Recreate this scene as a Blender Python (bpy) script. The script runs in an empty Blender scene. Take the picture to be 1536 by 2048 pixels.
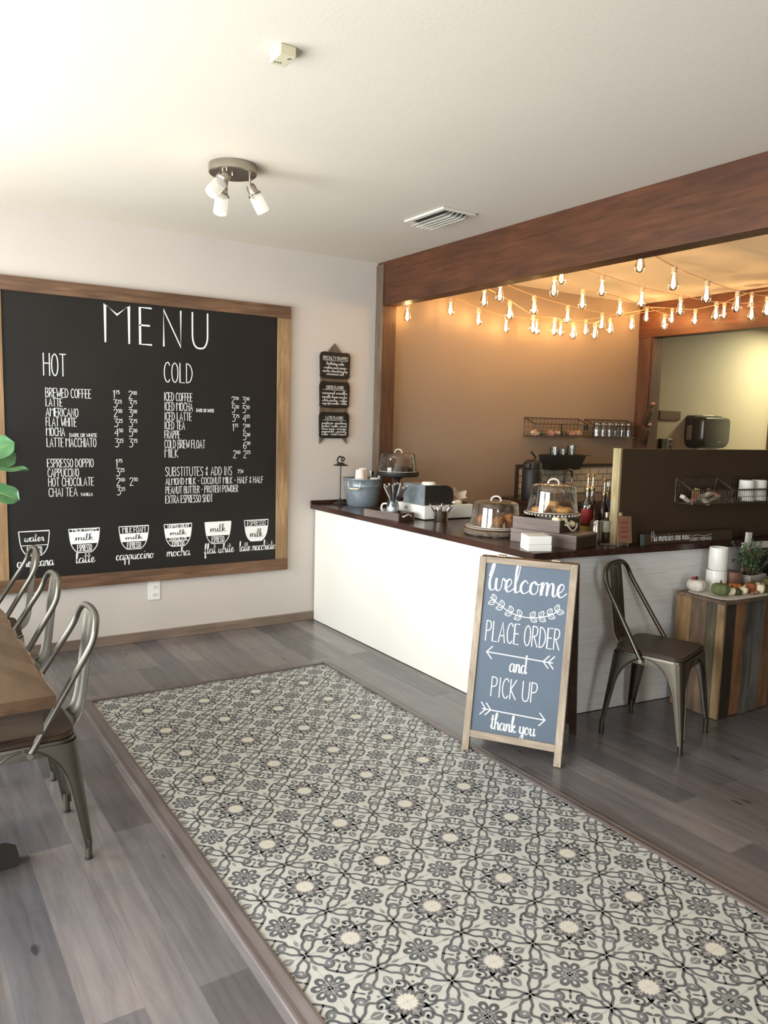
import bpy, bmesh, math, random
from mathutils import Vector, Matrix
random.seed(7)
PI = math.pi
SC = bpy.context.scene
COL = SC.collection

# ------------------------------------------------------------------ camera, light, exposure
cam_d = bpy.data.cameras.new('camera')
cam = bpy.data.objects.new('camera', cam_d)
COL.objects.link(cam)
RR = Vector((0.840485, -0.541231, 0.025563)); DD = Vector((-0.041502, -0.111346, -0.992915)); FF = Vector((0.540243, 0.833469, -0.116047))
mw = Matrix.Identity(4)
for i in range(3):
    mw[i][0] = RR[i]; mw[i][1] = -DD[i]; mw[i][2] = -FF[i]
mw[0][3], mw[1][3], mw[2][3] = -3.27392, -5.22627, 1.53663
cam.matrix_world = mw
cam_d.sensor_fit = 'VERTICAL'; cam_d.sensor_height = 36.0
cam_d.lens = 1555.2 / 2048 * 36.0
cam_d.clip_start = 0.05
SC.camera = cam

SC.view_settings.view_transform = 'Standard'
SC.view_settings.look = 'None'
SC.view_settings.gamma = 1.0
SC.view_settings.use_curve_mapping = False
SC.view_settings.exposure = 0.32
SC.cycles.use_denoising = True
SC.cycles.max_bounces = 8
SC.cycles.diffuse_bounces = 5
SC.cycles.glossy_bounces = 4
SC.cycles.transparent_max_bounces = 24
SC.cycles.transmission_bounces = 6
SC.cycles.sample_clamp_indirect = 6.0
SC.cycles.caustics_reflective = False
SC.cycles.caustics_refractive = False

w = bpy.data.worlds.new('sky'); SC.world = w
w.use_nodes = True
w.node_tree.nodes['Background'].inputs[0].default_value = (0.80, 0.90, 1.0, 1)
w.node_tree.nodes['Background'].inputs[1].default_value = 1.5

def area(name, loc, rot, sx, sy, power, col, spread=180):
    d = bpy.data.lights.new(name, 'AREA'); d.shape = 'RECTANGLE'; d.size = sx; d.size_y = sy
    d.energy = power; d.color = col; d.spread = math.radians(spread)
    o = bpy.data.objects.new(name, d); COL.objects.link(o); o.location = loc; o.rotation_euler = rot
    return o
# daylight in the openings of the window wall on the left and of the glazed door behind the camera
DAY = (0.955, 0.985, 1.0)
area('daylight_shopfront', (-4.56, -1.50, 1.25), (0, -PI/2, 0), 2.0, 1.8, 114, DAY, 160)
area('daylight_shopfront', (-4.56, -3.70, 1.25), (0, -PI/2, 0), 2.0, 1.8, 86, DAY, 160)
area('daylight_door', (-4.15, -8.36, 1.35), (PI/2, 0, 0), 0.7, 2.0, 62, DAY, 150)
# lamp of the back room, round the corner from the towel dispenser
area('back_room_lamp', (5.25, -.75, 2.66), (0, 0, 0), 0.4, 0.4, 60, (0.95, 1.0, 0.62))

# ------------------------------------------------------------------ helpers
def link(o, parent=None):
    COL.objects.link(o)
    if parent is not None: o.parent = parent
    return o
def obj(name, bm, mats, parent=None, smooth=False, loc=None, rot=None, kind=None, label=None):
    me = bpy.data.meshes.new(name)
    bm.normal_update(); bm.to_mesh(me); bm.free()
    for m in (mats if isinstance(mats, (list, tuple)) else [mats]): me.materials.append(m)
    if smooth:
        for p in me.polygons: p.use_smooth = True
        try: me.set_sharp_from_angle(angle=math.radians(38))
        except Exception: pass
    o = bpy.data.objects.new(name, me)
    link(o, parent)
    if loc is not None: o.location = loc
    if rot is not None: o.rotation_euler = rot
    if kind: o['kind'] = kind
    if label: o['label'] = label
    return o
def tag(o, label, cat, group=None):
    o['label'] = label; o['category'] = cat
    if group: o['group'] = group
    return o
def thing(name, label, cat, loc=(0, 0, 0), rz=0.0, group=None, rot=None):
    o = bpy.data.objects.new(name, None); COL.objects.link(o)
    o.empty_display_size = 0.05
    o.location = loc; o.rotation_euler = rot if rot else (0, 0, rz)
    return tag(o, label, cat, group)
def struct(name, bm, mats, parent=None, smooth=False):
    o = obj(name, bm, mats, parent, smooth)
    o['kind'] = 'structure'
    return o
def copy_tree(o, parent=None):
    c = o.copy(); COL.objects.link(c)
    if parent is not None: c.parent = parent
    for ch in list(o.children): copy_tree(ch, c)
    return c
BM = bmesh.new

def box(bm, c, s, M=None, mi=0, bev=0.0):
    r = bmesh.ops.create_cube(bm, size=1.0)
    vs = r['verts']
    bmesh.ops.scale(bm, vec=s, verts=vs)
    if bev > 0:
        es = list({e for v in vs for e in v.link_edges})
        rb = bmesh.ops.bevel(bm, geom=es, offset=bev, segments=2, affect='EDGES', profile=0.6)
        vs = list({v for f in rb['faces'] for v in f.verts} | {v for v in vs if v.is_valid})
    bmesh.ops.translate(bm, vec=c, verts=vs)
    if M is not None: bmesh.ops.transform(bm, matrix=M, verts=vs)
    if mi:
        for f in {f for v in vs for f in v.link_faces}: f.material_index = mi
    return vs
def bx(bm, x0, x1, y0, y1, z0, z1, M=None, mi=0, bev=0.0):
    return box(bm, ((x0+x1)/2, (y0+y1)/2, (z0+z1)/2), (abs(x1-x0), abs(y1-y0), abs(z1-z0)), M, mi, bev)
def lathe(bm, prof, seg=32, M=None, mi=0, cap=False, ripple=None):
    rings = []
    for (r, z) in prof:
        if r <= 1e-6:
            v = bm.verts.new((0, 0, z)); rings.append([v])
        else:
            ring = []
            for i in range(seg):
                a = 2*PI*i/seg
                rr = r*(ripple(a, z) if ripple else 1.0)
                ring.append(bm.verts.new((rr*math.cos(a), rr*math.sin(a), z)))
            rings.append(ring)
    fs = []
    for a, b in zip(rings[:-1], rings[1:]):
        for i in range(seg):
            j = (i+1) % seg
            if len(a) == 1 and len(b) == 1: continue
            if len(a) == 1: fs.append(bm.faces.new((a[0], b[j], b[i])))
            elif len(b) == 1: fs.append(bm.faces.new((a[i], a[j], b[0])))
            else: fs.append(bm.faces.new((a[i], a[j], b[j], b[i])))
    if cap:
        if len(rings[0]) > 1: fs.append(bm.faces.new(list(reversed(rings[0]))))
        if len(rings[-1]) > 1: fs.append(bm.faces.new(rings[-1]))
    for f in fs: f.material_index = mi
    if M is not None:
        bmesh.ops.transform(bm, matrix=M, verts=[v for r in rings for v in r])
    return fs
def zto(p0, p1):
    d = Vector(p1)-Vector(p0)
    return Matrix.Translation(Vector(p0)) @ d.to_track_quat('Z', 'Y').to_matrix().to_4x4()
def cyl(bm, p0, p1, r0, r1=None, seg=16, mi=0):
    L = (Vector(p1)-Vector(p0)).length
    return lathe(bm, [(r0, 0), (r1 if r1 is not None else r0, L)], seg, zto(p0, p1), mi, cap=True)
def tube(bm, pts, r, seg=8, closed=False, mi=0):
    pts = [Vector(p) for p in pts]; n = len(pts)
    rings = []; up = None
    for i, p in enumerate(pts):
        if closed: t = pts[(i+1) % n]-pts[i-1]
        else: t = pts[min(i+1, n-1)]-pts[max(i-1, 0)]
        if t.length < 1e-9: t = Vector((0, 0, 1))
        t.normalize()
        if up is None:
            up = Vector((0, 0, 1)) if abs(t.z) < .9 else Vector((1, 0, 0))
        s = t.cross(up)
        if s.length < 1e-6: s = t.cross(Vector((0, 1, 0)))
        s.normalize(); up = s.cross(t).normalized()
        rr = r(i/(n-1)) if callable(r) else r
        rings.append([bm.verts.new(p + rr*(math.cos(2*PI*k/seg)*s + math.sin(2*PI*k/seg)*up)) for k in range(seg)])
    m = n if closed else n-1
    for i in range(m):
        a, b = rings[i], rings[(i+1) % n]
        for k in range(seg):
            f = bm.faces.new((a[k], a[(k+1) % seg], b[(k+1) % seg], b[k])); f.material_index = mi
    if not closed:
        f = bm.faces.new(list(reversed(rings[0]))); f.material_index = mi
        f = bm.faces.new(rings[-1]); f.material_index = mi
def smooth_pts(P, k=6, closed=False):
    P = [Vector(p) for p in P]; n = len(P); out = []
    if n < 3: return P
    for i in range(n if closed else n-1):
        p1, p2 = P[i], P[(i+1) % n]
        p0 = P[i-1] if (i > 0 or closed) else p1
        p3 = P[(i+2) % n] if (i+2 < n or closed) else p2
        for j in range(k):
            t = j/k
            out.append(0.5*((2*p1)+(-p0+p2)*t+(2*p0-5*p1+4*p2-p3)*t*t+(-p0+3*p1-3*p2+p3)*t**3))
    if not closed: out.append(P[-1])
    return out
def prism(bm, poly, z0, z1, M=None, mi=0):
    lo = [bm.verts.new((x, y, z0)) for x, y in poly]; hi = [bm.verts.new((x, y, z1)) for x, y in poly]
    n = len(poly); fs = [bm.faces.new(list(reversed(lo))), bm.faces.new(hi)]
    for i in range(n):
        j = (i+1) % n
        fs.append(bm.faces.new((lo[i], lo[j], hi[j], hi[i])))
    for f in fs: f.material_index = mi
    bmesh.ops.recalc_face_normals(bm, faces=fs)
    if M is not None: bmesh.ops.transform(bm, matrix=M, verts=lo+hi)
def ball(bm, c, r, s=(1, 1, 1), sub=2, mi=0, M=None):
    res = bmesh.ops.create_icosphere(bm, subdivisions=sub, radius=r)
    vs = res['verts']
    bmesh.ops.scale(bm, vec=s, verts=vs)
    if M is not None: bmesh.ops.transform(bm, matrix=M, verts=vs)
    bmesh.ops.translate(bm, vec=c, verts=vs)
    for f in {f for v in vs for f in v.link_faces}: f.material_index = mi
    return vs

# ------------------------------------------------------------------ materials
def _m(name):
    m = bpy.data.materials.new(name); m.use_nodes = True
    nt = m.node_tree; b = nt.nodes['Principled BSDF']
    return m, nt, b
def col(c): return (c[0], c[1], c[2], 1.0)
def srgb(r, g, b):
    f = lambda v: v/12.92 if v <= .04045 else ((v+.055)/1.055)**2.4
    return (f(r/255), f(g/255), f(b/255))
def mat(name, c, rough=0.6, metal=0.0, var=0.12, scale=8.0, bump=0.0, spec=0.5, emit=None, estr=0.0, bscale=None):
    m, nt, b = _m(name)
    b.inputs['Roughness'].default_value = rough; b.inputs['Metallic'].default_value = metal
    b.inputs['Specular IOR Level'].default_value = spec
    tc = nt.nodes.new('ShaderNodeTexCoord'); nz = nt.nodes.new('ShaderNodeTexNoise')
    nz.inputs['Scale'].default_value = scale; nz.inputs['Detail'].default_value = 5
    nt.links.new(tc.outputs['Object'], nz.inputs['Vector'])
    rp = nt.nodes.new('ShaderNodeValToRGB')
    rp.color_ramp.elements[0].position = .3; rp.color_ramp.elements[1].position = .7
    rp.color_ramp.elements[0].color = col([v*(1-var) for v in c]); rp.color_ramp.elements[1].color = col([min(1, v*(1+var)) for v in c])
    nt.links.new(nz.outputs['Fac'], rp.inputs['Fac']); nt.links.new(rp.outputs['Color'], b.inputs['Base Color'])
    if bump:
        n2 = nt.nodes.new('ShaderNodeTexNoise'); n2.inputs['Scale'].default_value = bscale or scale*6; n2.inputs['Detail'].default_value = 4
        nt.links.new(tc.outputs['Object'], n2.inputs['Vector'])
        bp = nt.nodes.new('ShaderNodeBump'); bp.inputs['Strength'].default_value = bump; bp.inputs['Distance'].default_value = .004
        nt.links.new(n2.outputs['Fac'], bp.inputs['Height']); nt.links.new(bp.outputs['Normal'], b.inputs['Normal'])
    if emit:
        b.inputs['Emission Color'].default_value = col(emit); b.inputs['Emission Strength'].default_value = estr
    return m
def wood(name, c1, c2, axis=0, scale=3.0, stretch=14.0, rough=.5, knots=0.25, bump=.15, spec=.4, c3=None):
    m, nt, b = _m(name)
    b.inputs['Roughness'].default_value = rough; b.inputs['Specular IOR Level'].default_value = spec
    L = nt.links.new; N = nt.nodes.new
    tc = N('ShaderNodeTexCoord'); mp = N('ShaderNodeMapping')
    sc = [stretch]*3; sc[axis] = 1.0
    mp.inputs['Scale'].default_value = sc
    L(tc.outputs['Object'], mp.inputs['Vector'])
    nz = N('ShaderNodeTexNoise'); nz.inputs['Scale'].default_value = scale; nz.inputs['Detail'].default_value = 8; nz.inputs['Roughness'].default_value = .62; nz.inputs['Distortion'].default_value = .6
    L(mp.outputs['Vector'], nz.inputs['Vector'])
    rp = N('ShaderNodeValToRGB'); rp.color_ramp.elements[0].position = .32; rp.color_ramp.elements[1].position = .68
    rp.color_ramp.elements[0].color = col(c1); rp.color_ramp.elements[1].color = col(c2)
    L(nz.outputs['Fac'], rp.inputs['Fac'])
    big = N('ShaderNodeTexNoise'); big.inputs['Scale'].default_value = 2.3; big.inputs['Detail'].default_value = 3
    mp2 = N('ShaderNodeMapping'); sc2 = [3.0]*3; sc2[axis] = 1.0; mp2.inputs['Scale'].default_value = sc2
    L(tc.outputs['Object'], mp2.inputs['Vector']); L(mp2.outputs['Vector'], big.inputs['Vector'])
    r2 = N('ShaderNodeValToRGB'); r2.color_ramp.elements[0].position = .35; r2.color_ramp.elements[1].position = .65
    d = c3 or [v*(1-knots*1.6) for v in c1]
    r2.color_ramp.elements[0].color = (1, 1, 1, 1); r2.color_ramp.elements[1].color = (0, 0, 0, 1)
    L(big.outputs['Fac'], r2.inputs['Fac'])
    mx = N('ShaderNodeMixRGB'); mx.inputs['Color2'].default_value = col(d)
    mm = N('ShaderNodeMath'); mm.operation = 'MULTIPLY'; mm.inputs[1].default_value = .55
    L(r2.outputs['Color'], mm.inputs[0]); L(mm.outputs[0], mx.inputs['Fac'])
    L(rp.outputs['Color'], mx.inputs['Color1']); L(mx.outputs['Color'], b.inputs['Base Color'])
    if bump:
        bp = N('ShaderNodeBump'); bp.inputs['Strength'].default_value = bump; bp.inputs['Distance'].default_value = .003
        L(nz.outputs['Fac'], bp.inputs['Height']); L(bp.outputs['Normal'], b.inputs['Normal'])
    return m
def clear(name, tint=(1, 1, 1), gloss=.05, blend=.25, amt=1.0):
    m = bpy.data.materials.new(name); m.use_nodes = True; nt = m.node_tree
    for n in list(nt.nodes): nt.nodes.remove(n)
    N = nt.nodes.new; L = nt.links.new
    out = N('ShaderNodeOutputMaterial'); mx = N('ShaderNodeMixShader'); tr = N('ShaderNodeBsdfTransparent'); gl = N('ShaderNodeBsdfGlossy')
    lw = N('ShaderNodeLayerWeight'); lw.inputs['Blend'].default_value = blend
    nz = N('ShaderNodeTexNoise'); nz.inputs['Scale'].default_value = 6
    ma = N('ShaderNodeMath'); ma.operation = 'MULTIPLY'; ma.inputs[1].default_value = amt
    ad = N('ShaderNodeMath'); ad.operation = 'ADD'; ad.use_clamp = True; ad.inputs[1].default_value = .09
    mu = N('ShaderNodeMath'); mu.operation = 'MULTIPLY_ADD'; mu.inputs[1].default_value = .03; mu.inputs[2].default_value = gloss
    L(nz.outputs['Fac'], mu.inputs[0]); L(mu.outputs[0], gl.inputs['Roughness'])
    tr.inputs['Color'].default_value = col(tint); gl.inputs['Color'].default_value = (1, 1, 1, 1)
    L(lw.outputs['Fresnel'], ma.inputs[0]); L(ma.outputs[0], ad.inputs[0]); L(ad.outputs[0], mx.inputs[0])
    L(tr.outputs[0], mx.inputs[1]); L(gl.outputs[0], mx.inputs[2]); L(mx.outputs[0], out.inputs[0])
    return m
def glow(name, c, s):
    m, nt, b = _m(name)
    b.inputs['Base Color'].default_value = col(c); b.inputs['Emission Color'].default_value = col(c); b.inputs['Emission Strength'].default_value = s
    return m

def floor_mat():
    m, nt, b = _m('grey vinyl planks')
    N = nt.nodes.new; L = nt.links.new
    tc = N('ShaderNodeTexCoord'); mp = N('ShaderNodeMapping'); mp.inputs['Rotation'].default_value = (0, 0, PI/2)
    L(tc.outputs['Object'], mp.inputs['Vector'])
    br = N('ShaderNodeTexBrick'); br.offset = .37; br.offset_frequency = 2; br.squash_frequency = 1
    br.inputs['Scale'].default_value = 1.0; br.inputs['Brick Width'].default_value = .92; br.inputs['Row Height'].default_value = .145
    br.inputs['Mortar Size'].default_value = .0012; br.inputs['Mortar Smooth'].default_value = .3; br.inputs['Bias'].default_value = 0
    br.inputs['Color1'].default_value = (0, 0, 0, 1); br.inputs['Color2'].default_value = (1, 1, 1, 1); br.inputs['Mortar'].default_value = (.35, .35, .35, 1)
    L(mp.outputs['Vector'], br.inputs['Vector'])
    rp = N('ShaderNodeValToRGB'); cr = rp.color_ramp
    cr.elements[0].position = 0; cr.elements[0].color = col(srgb(93, 90, 91)); cr.elements[1].position = 1; cr.elements[1].color = col(srgb(146, 140, 138))
    for p, c in ((.3, srgb(110, 107, 110)), (.55, srgb(119, 114, 113)), (.75, srgb(101, 95, 94))):
        e = cr.elements.new(p); e.color = col(c)
    L(br.outputs['Color'], rp.inputs['Fac'])
    m2 = N('ShaderNodeMapping'); m2.inputs['Scale'].default_value = (16, 1.3, 1); L(tc.outputs['Object'], m2.inputs['Vector'])
    nz = N('ShaderNodeTexNoise'); nz.inputs['Scale'].default_value = 1.6; nz.inputs['Detail'].default_value = 9; nz.inputs['Roughness'].default_value = .65; nz.inputs['Distortion'].default_value = .5
    L(m2.outputs['Vector'], nz.inputs['Vector'])
    r2 = N('ShaderNodeValToRGB'); r2.color_ramp.elements[0].position = .3; r2.color_ramp.elements[0].color = (.62, .61, .62, 1); r2.color_ramp.elements[1].position = .66; r2.color_ramp.elements[1].color = (1.12, 1.1, 1.08, 1)
    L(nz.outputs['Fac'], r2.inputs['Fac'])
    mx = N('ShaderNodeMixRGB'); mx.blend_type = 'MULTIPLY'; mx.inputs['Fac'].default_value = .8
    L(rp.outputs['Color'], mx.inputs['Color1']); L(r2.outputs['Color'], mx.inputs['Color2'])
    # small dark knots and cracks
    m3 = N('ShaderNodeMapping'); m3.inputs['Scale'].default_value = (9, 3.0, 1); L(tc.outputs['Object'], m3.inputs['Vector'])
    vo = N('ShaderNodeTexVoronoi'); vo.inputs['Scale'].default_value = 1.0; vo.inputs['Randomness'].default_value = 1.0; L(m3.outputs['Vector'], vo.inputs['Vector'])
    n4 = N('ShaderNodeTexNoise'); n4.inputs['Scale'].default_value = 4; n4.inputs['Detail'].default_value = 4; L(m3.outputs['Vector'], n4.inputs['Vector'])
    sb = N('ShaderNodeMath'); sb.operation = 'MULTIPLY_ADD'; sb.inputs[1].default_value = .22; L(n4.outputs['Fac'], sb.inputs[0]); L(vo.outputs['Distance'], sb.inputs[2])
    r3 = N('ShaderNodeValToRGB'); r3.color_ramp.elements[0].position = .15; r3.color_ramp.elements[0].color = (.30, .28, .27, 1); r3.color_ramp.elements[1].position = .22; r3.color_ramp.elements[1].color = (1, 1, 1, 1)
    L(sb.outputs[0], r3.inputs['Fac'])
    my = N('ShaderNodeMixRGB'); my.blend_type = 'MULTIPLY'; my.inputs['Fac'].default_value = .85
    L(mx.outputs['Color'], my.inputs['Color1']); L(r3.outputs['Color'], my.inputs['Color2'])
    # broad cloudy variation
    n5 = N('ShaderNodeTexNoise'); n5.inputs['Scale'].default_value = 3.0; n5.inputs['Detail'].default_value = 3; L(tc.outputs['Object'], n5.inputs['Vector'])
    r5 = N('ShaderNodeValToRGB'); r5.color_ramp.elements[0].position = .35; r5.color_ramp.elements[0].color = (.86, .88, .92, 1); r5.color_ramp.elements[1].position = .65; r5.color_ramp.elements[1].color = (1.05, 1.02, 1.0, 1)
    L(n5.outputs['Fac'], r5.inputs['Fac'])
    mz = N('ShaderNodeMixRGB'); mz.blend_type = 'MULTIPLY'; mz.inputs['Fac'].default_value = 1.0
    L(my.outputs['Color'], mz.inputs['Color1']); L(r5.outputs['Color'], mz.inputs['Color2'])
    L(mz.outputs['Color'], b.inputs['Base Color'])
    b.inputs['Roughness'].default_value = .25; b.inputs['Specular IOR Level'].default_value = .6
    bp = N('ShaderNodeBump'); bp.inputs['Strength'].default_value = .12; bp.inputs['Distance'].default_value = .002
    L(nz.outputs['Fac'], bp.inputs['Height']); L(bp.outputs['Normal'], b.inputs['Normal'])
    return m
def tile_wall_mat():
    m, nt, b = _m('white subway tile'); N = nt.nodes.new; L = nt.links.new
    tc = N('ShaderNodeTexCoord'); mp = N('ShaderNodeMapping'); mp.inputs['Rotation'].default_value = (-PI/2, 0, 0); L(tc.outputs['Object'], mp.inputs['Vector'])
    br = N('ShaderNodeTexBrick'); br.inputs['Scale'].default_value = 1; br.inputs['Brick Width'].default_value = .12; br.inputs['Row Height'].default_value = .06
    br.inputs['Mortar Size'].default_value = .0035; br.inputs['Color1'].default_value = col(srgb(214, 206, 192)); br.inputs['Color2'].default_value = col(srgb(200, 192, 178)); br.inputs['Mortar'].default_value = col(srgb(96, 84, 72))
    L(mp.outputs['Vector'], br.inputs['Vector']); L(br.outputs['Color'], b.inputs['Base Color']); b.inputs['Roughness'].default_value = .2
    return m

M_wall = mat('warm grey wall paint', srgb(200, 192, 183), .75, var=.02, scale=2, bump=.06, bscale=90)
M_tan = mat('tan kitchen paint', srgb(152, 134, 117), .75, var=.02, scale=2, bump=.06, bscale=90)
M_ceil = mat('cream ceiling paint', srgb(219, 211, 196), .85, var=.015, scale=2, bump=.12, bscale=70)
M_floor = floor_mat()
M_beam = wood('red brown stained beam', srgb(72, 42, 24), srgb(106, 63, 38), 1, 3.2, 12, .5, .3, c3=srgb(60, 35, 22))
M_beamz = wood('red brown stained post', srgb(74, 48, 34), srgb(102, 70, 52), 2, 3.2, 12, .5, .3, c3=srgb(62, 40, 28))
M_greyz = wood('weathered brown post edge', srgb(92, 76, 62), srgb(134, 116, 98), 2, 3.2, 12, .6, .3)
M_trimx = wood('grey brown baseboard', srgb(116, 98, 86), srgb(146, 128, 112), 0, 3, 12, .5, .2)
M_strip = wood('grey brown transition strip', srgb(96, 86, 84), srgb(124, 114, 110), 1, 3, 12, .32, .15, spec=.6)
M_stripx = wood('grey brown transition strip end', srgb(92, 80, 78), srgb(112, 102, 98), 0, 3, 12, .32, .15, spec=.6)
M_rusticx = wood('rustic brown frame wood', srgb(92, 66, 48), srgb(136, 104, 78), 0, 3.4, 14, .6, .3)
M_rusticz = wood('rustic tan frame wood', srgb(134, 104, 72), srgb(186, 154, 114), 2, 3.4, 14, .6, .3, c3=srgb(104, 78, 54))
M_chalk = mat('black chalkboard paint', srgb(34, 32, 29), .5, var=.12, scale=3, spec=.25)
M_chalk2 = mat('slate blue chalkboard', srgb(84, 97, 112), .5, var=.10, scale=3, spec=.35)
M_white = mat('white chalk ink', srgb(240, 240, 236), .7, var=.02)
M_whitew = mat('white painted panel', srgb(240, 238, 228), .55, var=.01, scale=2)
M_ctop = wood('dark walnut countertop', srgb(44, 26, 20), srgb(80, 50, 40), 1, 3, 12, .22, .35, bump=.05, spec=.5)
M_black = mat('matte black', srgb(36, 33, 30), .5, var=.1)
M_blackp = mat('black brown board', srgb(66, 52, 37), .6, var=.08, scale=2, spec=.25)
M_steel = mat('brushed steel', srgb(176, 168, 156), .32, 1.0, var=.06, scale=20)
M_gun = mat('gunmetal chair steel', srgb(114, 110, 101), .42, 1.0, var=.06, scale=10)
M_galv = mat('galvanised steel', srgb(140, 151, 158), .42, .4, var=.16, scale=22)
M_dwood = wood('dark stained seat wood', srgb(48, 34, 25), srgb(76, 56, 42), 0, 3, 12, .42, .2)
M_tray = wood('dark grey brown tray wood', srgb(98, 86, 80), srgb(138, 124, 116), 1, 4, 12, .6, .2)
M_rope = mat('natural rope', srgb(214, 204, 186), .9, var=.15, scale=60)
M_glass = clear('clear acrylic dome', (.97, .97, .96), .02, .22, .8)
M_jar = clear('clear glass', (.95, .97, .97), .02, .3, .9)
M_paperw = mat('white paper', srgb(236, 234, 226), .7, var=.02)
M_ceram = mat('white ceramic', srgb(232, 230, 222), .3, var=.03)
M_brass = mat('gold pump metal', srgb(206, 190, 150), .25, 1.0, var=.05)
def shade_mat():
    m = clear('lit jar glass', (.98, .97, .93), .05, .35, .8); nt = m.node_tree; N = nt.nodes.new; L = nt.links.new
    out = [n for n in nt.nodes if n.type == 'OUTPUT_MATERIAL'][0]; src = out.inputs[0].links[0].from_socket
    em = N('ShaderNodeEmission'); em.inputs[0].default_value = (1, .93, .78, 1); em.inputs[1].default_value = .95
    df = N('ShaderNodeBsdfDiffuse'); df.inputs[0].default_value = (.9, .9, .86, 1)
    a = N('ShaderNodeMixShader'); a.inputs[0].default_value = .5; L(df.outputs[0], a.inputs[1]); L(em.outputs[0], a.inputs[2])
    b = N('ShaderNodeMixShader'); b.inputs[0].default_value = .55; L(src, b.inputs[1]); L(a.outputs[0], b.inputs[2]); L(b.outputs[0], out.inputs[0])
    return m
M_shade = shade_mat()
M_fil = glow('glowing bulb filament', (1.0, .62, .265), 145.0)
M_env = clear('clear amber bulb glass', (1.0, .93, .80), .03, .25, .9)
M_sock = mat('cream bulb socket', srgb(226, 200, 164), .5, var=.05)
M_wire = mat('pale light cord', srgb(206, 170, 132), .6, var=.05)
M_choc = mat('dark chocolate cake', srgb(52, 36, 28), .8, var=.3, scale=60, bump=.5)
M_donut = mat('golden fried dough', srgb(196, 142, 74), .6, var=.2, scale=30, bump=.2)
M_muff = mat('brown muffin crumb', srgb(150, 100, 58), .8, var=.35, scale=50, bump=.6)
# ------------------------------------------------------------------ hand lettering
CAPS = {
'A': (.5, '0,0 .25,1 .5,0;.1,.33 .4,.33'), 'B': (.42, '0,0 0,1;~0,1 .3,.97 .36,.78 .28,.58 .02,.53;~.02,.53 .34,.48 .42,.25 .33,.04 0,0'),
'C': (.42, '~.42,.86 .3,1 .12,.92 .02,.65 .02,.35 .12,.08 .3,0 .42,.13'), 'D': (.44, '0,0 0,1;~0,1 .25,.92 .42,.65 .42,.35 .26,.07 0,0'),
'E': (.36, '.36,1 0,1 0,0 .36,0;0,.52 .3,.52'), 'F': (.36, '.36,1 0,1 0,0;0,.52 .28,.52'),
'G': (.44, '~.42,.86 .3,1 .12,.92 .02,.65 .02,.35 .12,.08 .3,0 .42,.13;.42,.13 .42,.42 .25,.42'), 'H': (.44, '0,0 0,1;.44,0 .44,1;0,.55 .44,.55'),
'I': (.08, '.04,0 .04,1'), 'J': (.34, '~.34,1 .34,.3 .26,.03 .1,0 0,.18'), 'K': (.4, '0,0 0,1;.38,1 .02,.48 .4,0'), 'L': (.34, '0,1 0,0 .34,0'),
'M': (.56, '0,0 0,1 .28,.74 .56,1 .56,0'), 'N': (.44, '0,0 0,1 .44,0 .44,1'),
'O': (.46, '~.23,1 .06,.85 .0,.5 .06,.15 .23,0 .4,.15 .46,.5 .4,.85 .23,1'), 'P': (.4, '0,0 0,1;~0,1 .3,.96 .38,.76 .28,.55 0,.48'),
'Q': (.46, '~.23,1 .06,.85 .0,.5 .06,.15 .23,0 .4,.15 .46,.5 .4,.85 .23,1;.28,.2 .46,0'), 'R': (.42, '0,0 0,1;~0,1 .3,.96 .38,.76 .28,.55 0,.48;.12,.5 .42,0'),
'S': (.36, '~.36,.88 .22,1 .04,.9 .06,.66 .3,.4 .34,.15 .2,0 0,.1'), 'T': (.42, '.21,0 .21,1;0,1 .42,1'),
'U': (.46, '~0,1 0,.6 .01,.25 .09,.05 .23,0 .37,.05 .45,.25 .46,.6 .46,1'), 'V': (.46, '0,1 .23,0 .46,1'), 'W': (.6, '0,1 .15,0 .3,.7 .45,0 .6,1'),
'X': (.42, '0,1 .42,0;0,0 .42,1'), 'Y': (.42, '0,1 .21,.5 .42,1;.21,.5 .21,0'), 'Z': (.4, '0,1 .4,1 0,0 .4,0'),
'&': (.34, '~.3,.85 .15,.9 .05,.75 .2,.55 .02,.3 .1,.08 .3,.15;.18,1 .18,-.02'), '-': (.24, '.03,.5 .21,.5'), '.': (.1, '.04,0 .06,.04'), '~': (.3, '0,.45 .3,.5'),
'0': (.4, '~.2,1 .05,.85 .0,.5 .05,.15 .2,0 .35,.15 .4,.5 .35,.85 .2,1'), '1': (.18, '0,.8 .13,1 .13,0'), '2': (.36, '~0,.8 .1,.98 .28,.95 .33,.75 .2,.45 0,0;0,0 .36,0'),
'3': (.34, '0,1 .32,1 .12,.62;~.12,.62 .3,.52 .34,.25 .2,.02 0,.08'), '4': (.36, '.28,0 .28,1 0,.35 .36,.35'), '5': (.34, '.32,1 .06,1 .04,.58;~.04,.58 .24,.62 .34,.35 .24,.04 0,.04'),
'6': (.36, '~.3,.98 .1,.75 .0,.35 .08,.05 .24,.0 .36,.22 .28,.45 .1,.42 .02,.25'), '7': (.34, '0,1 .34,1 .1,0'), 'c': (.28, '~.25,.7 .1,.75 0,.5 .1,.25 .25,.3;.14,.95 .14,.05')}
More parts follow.
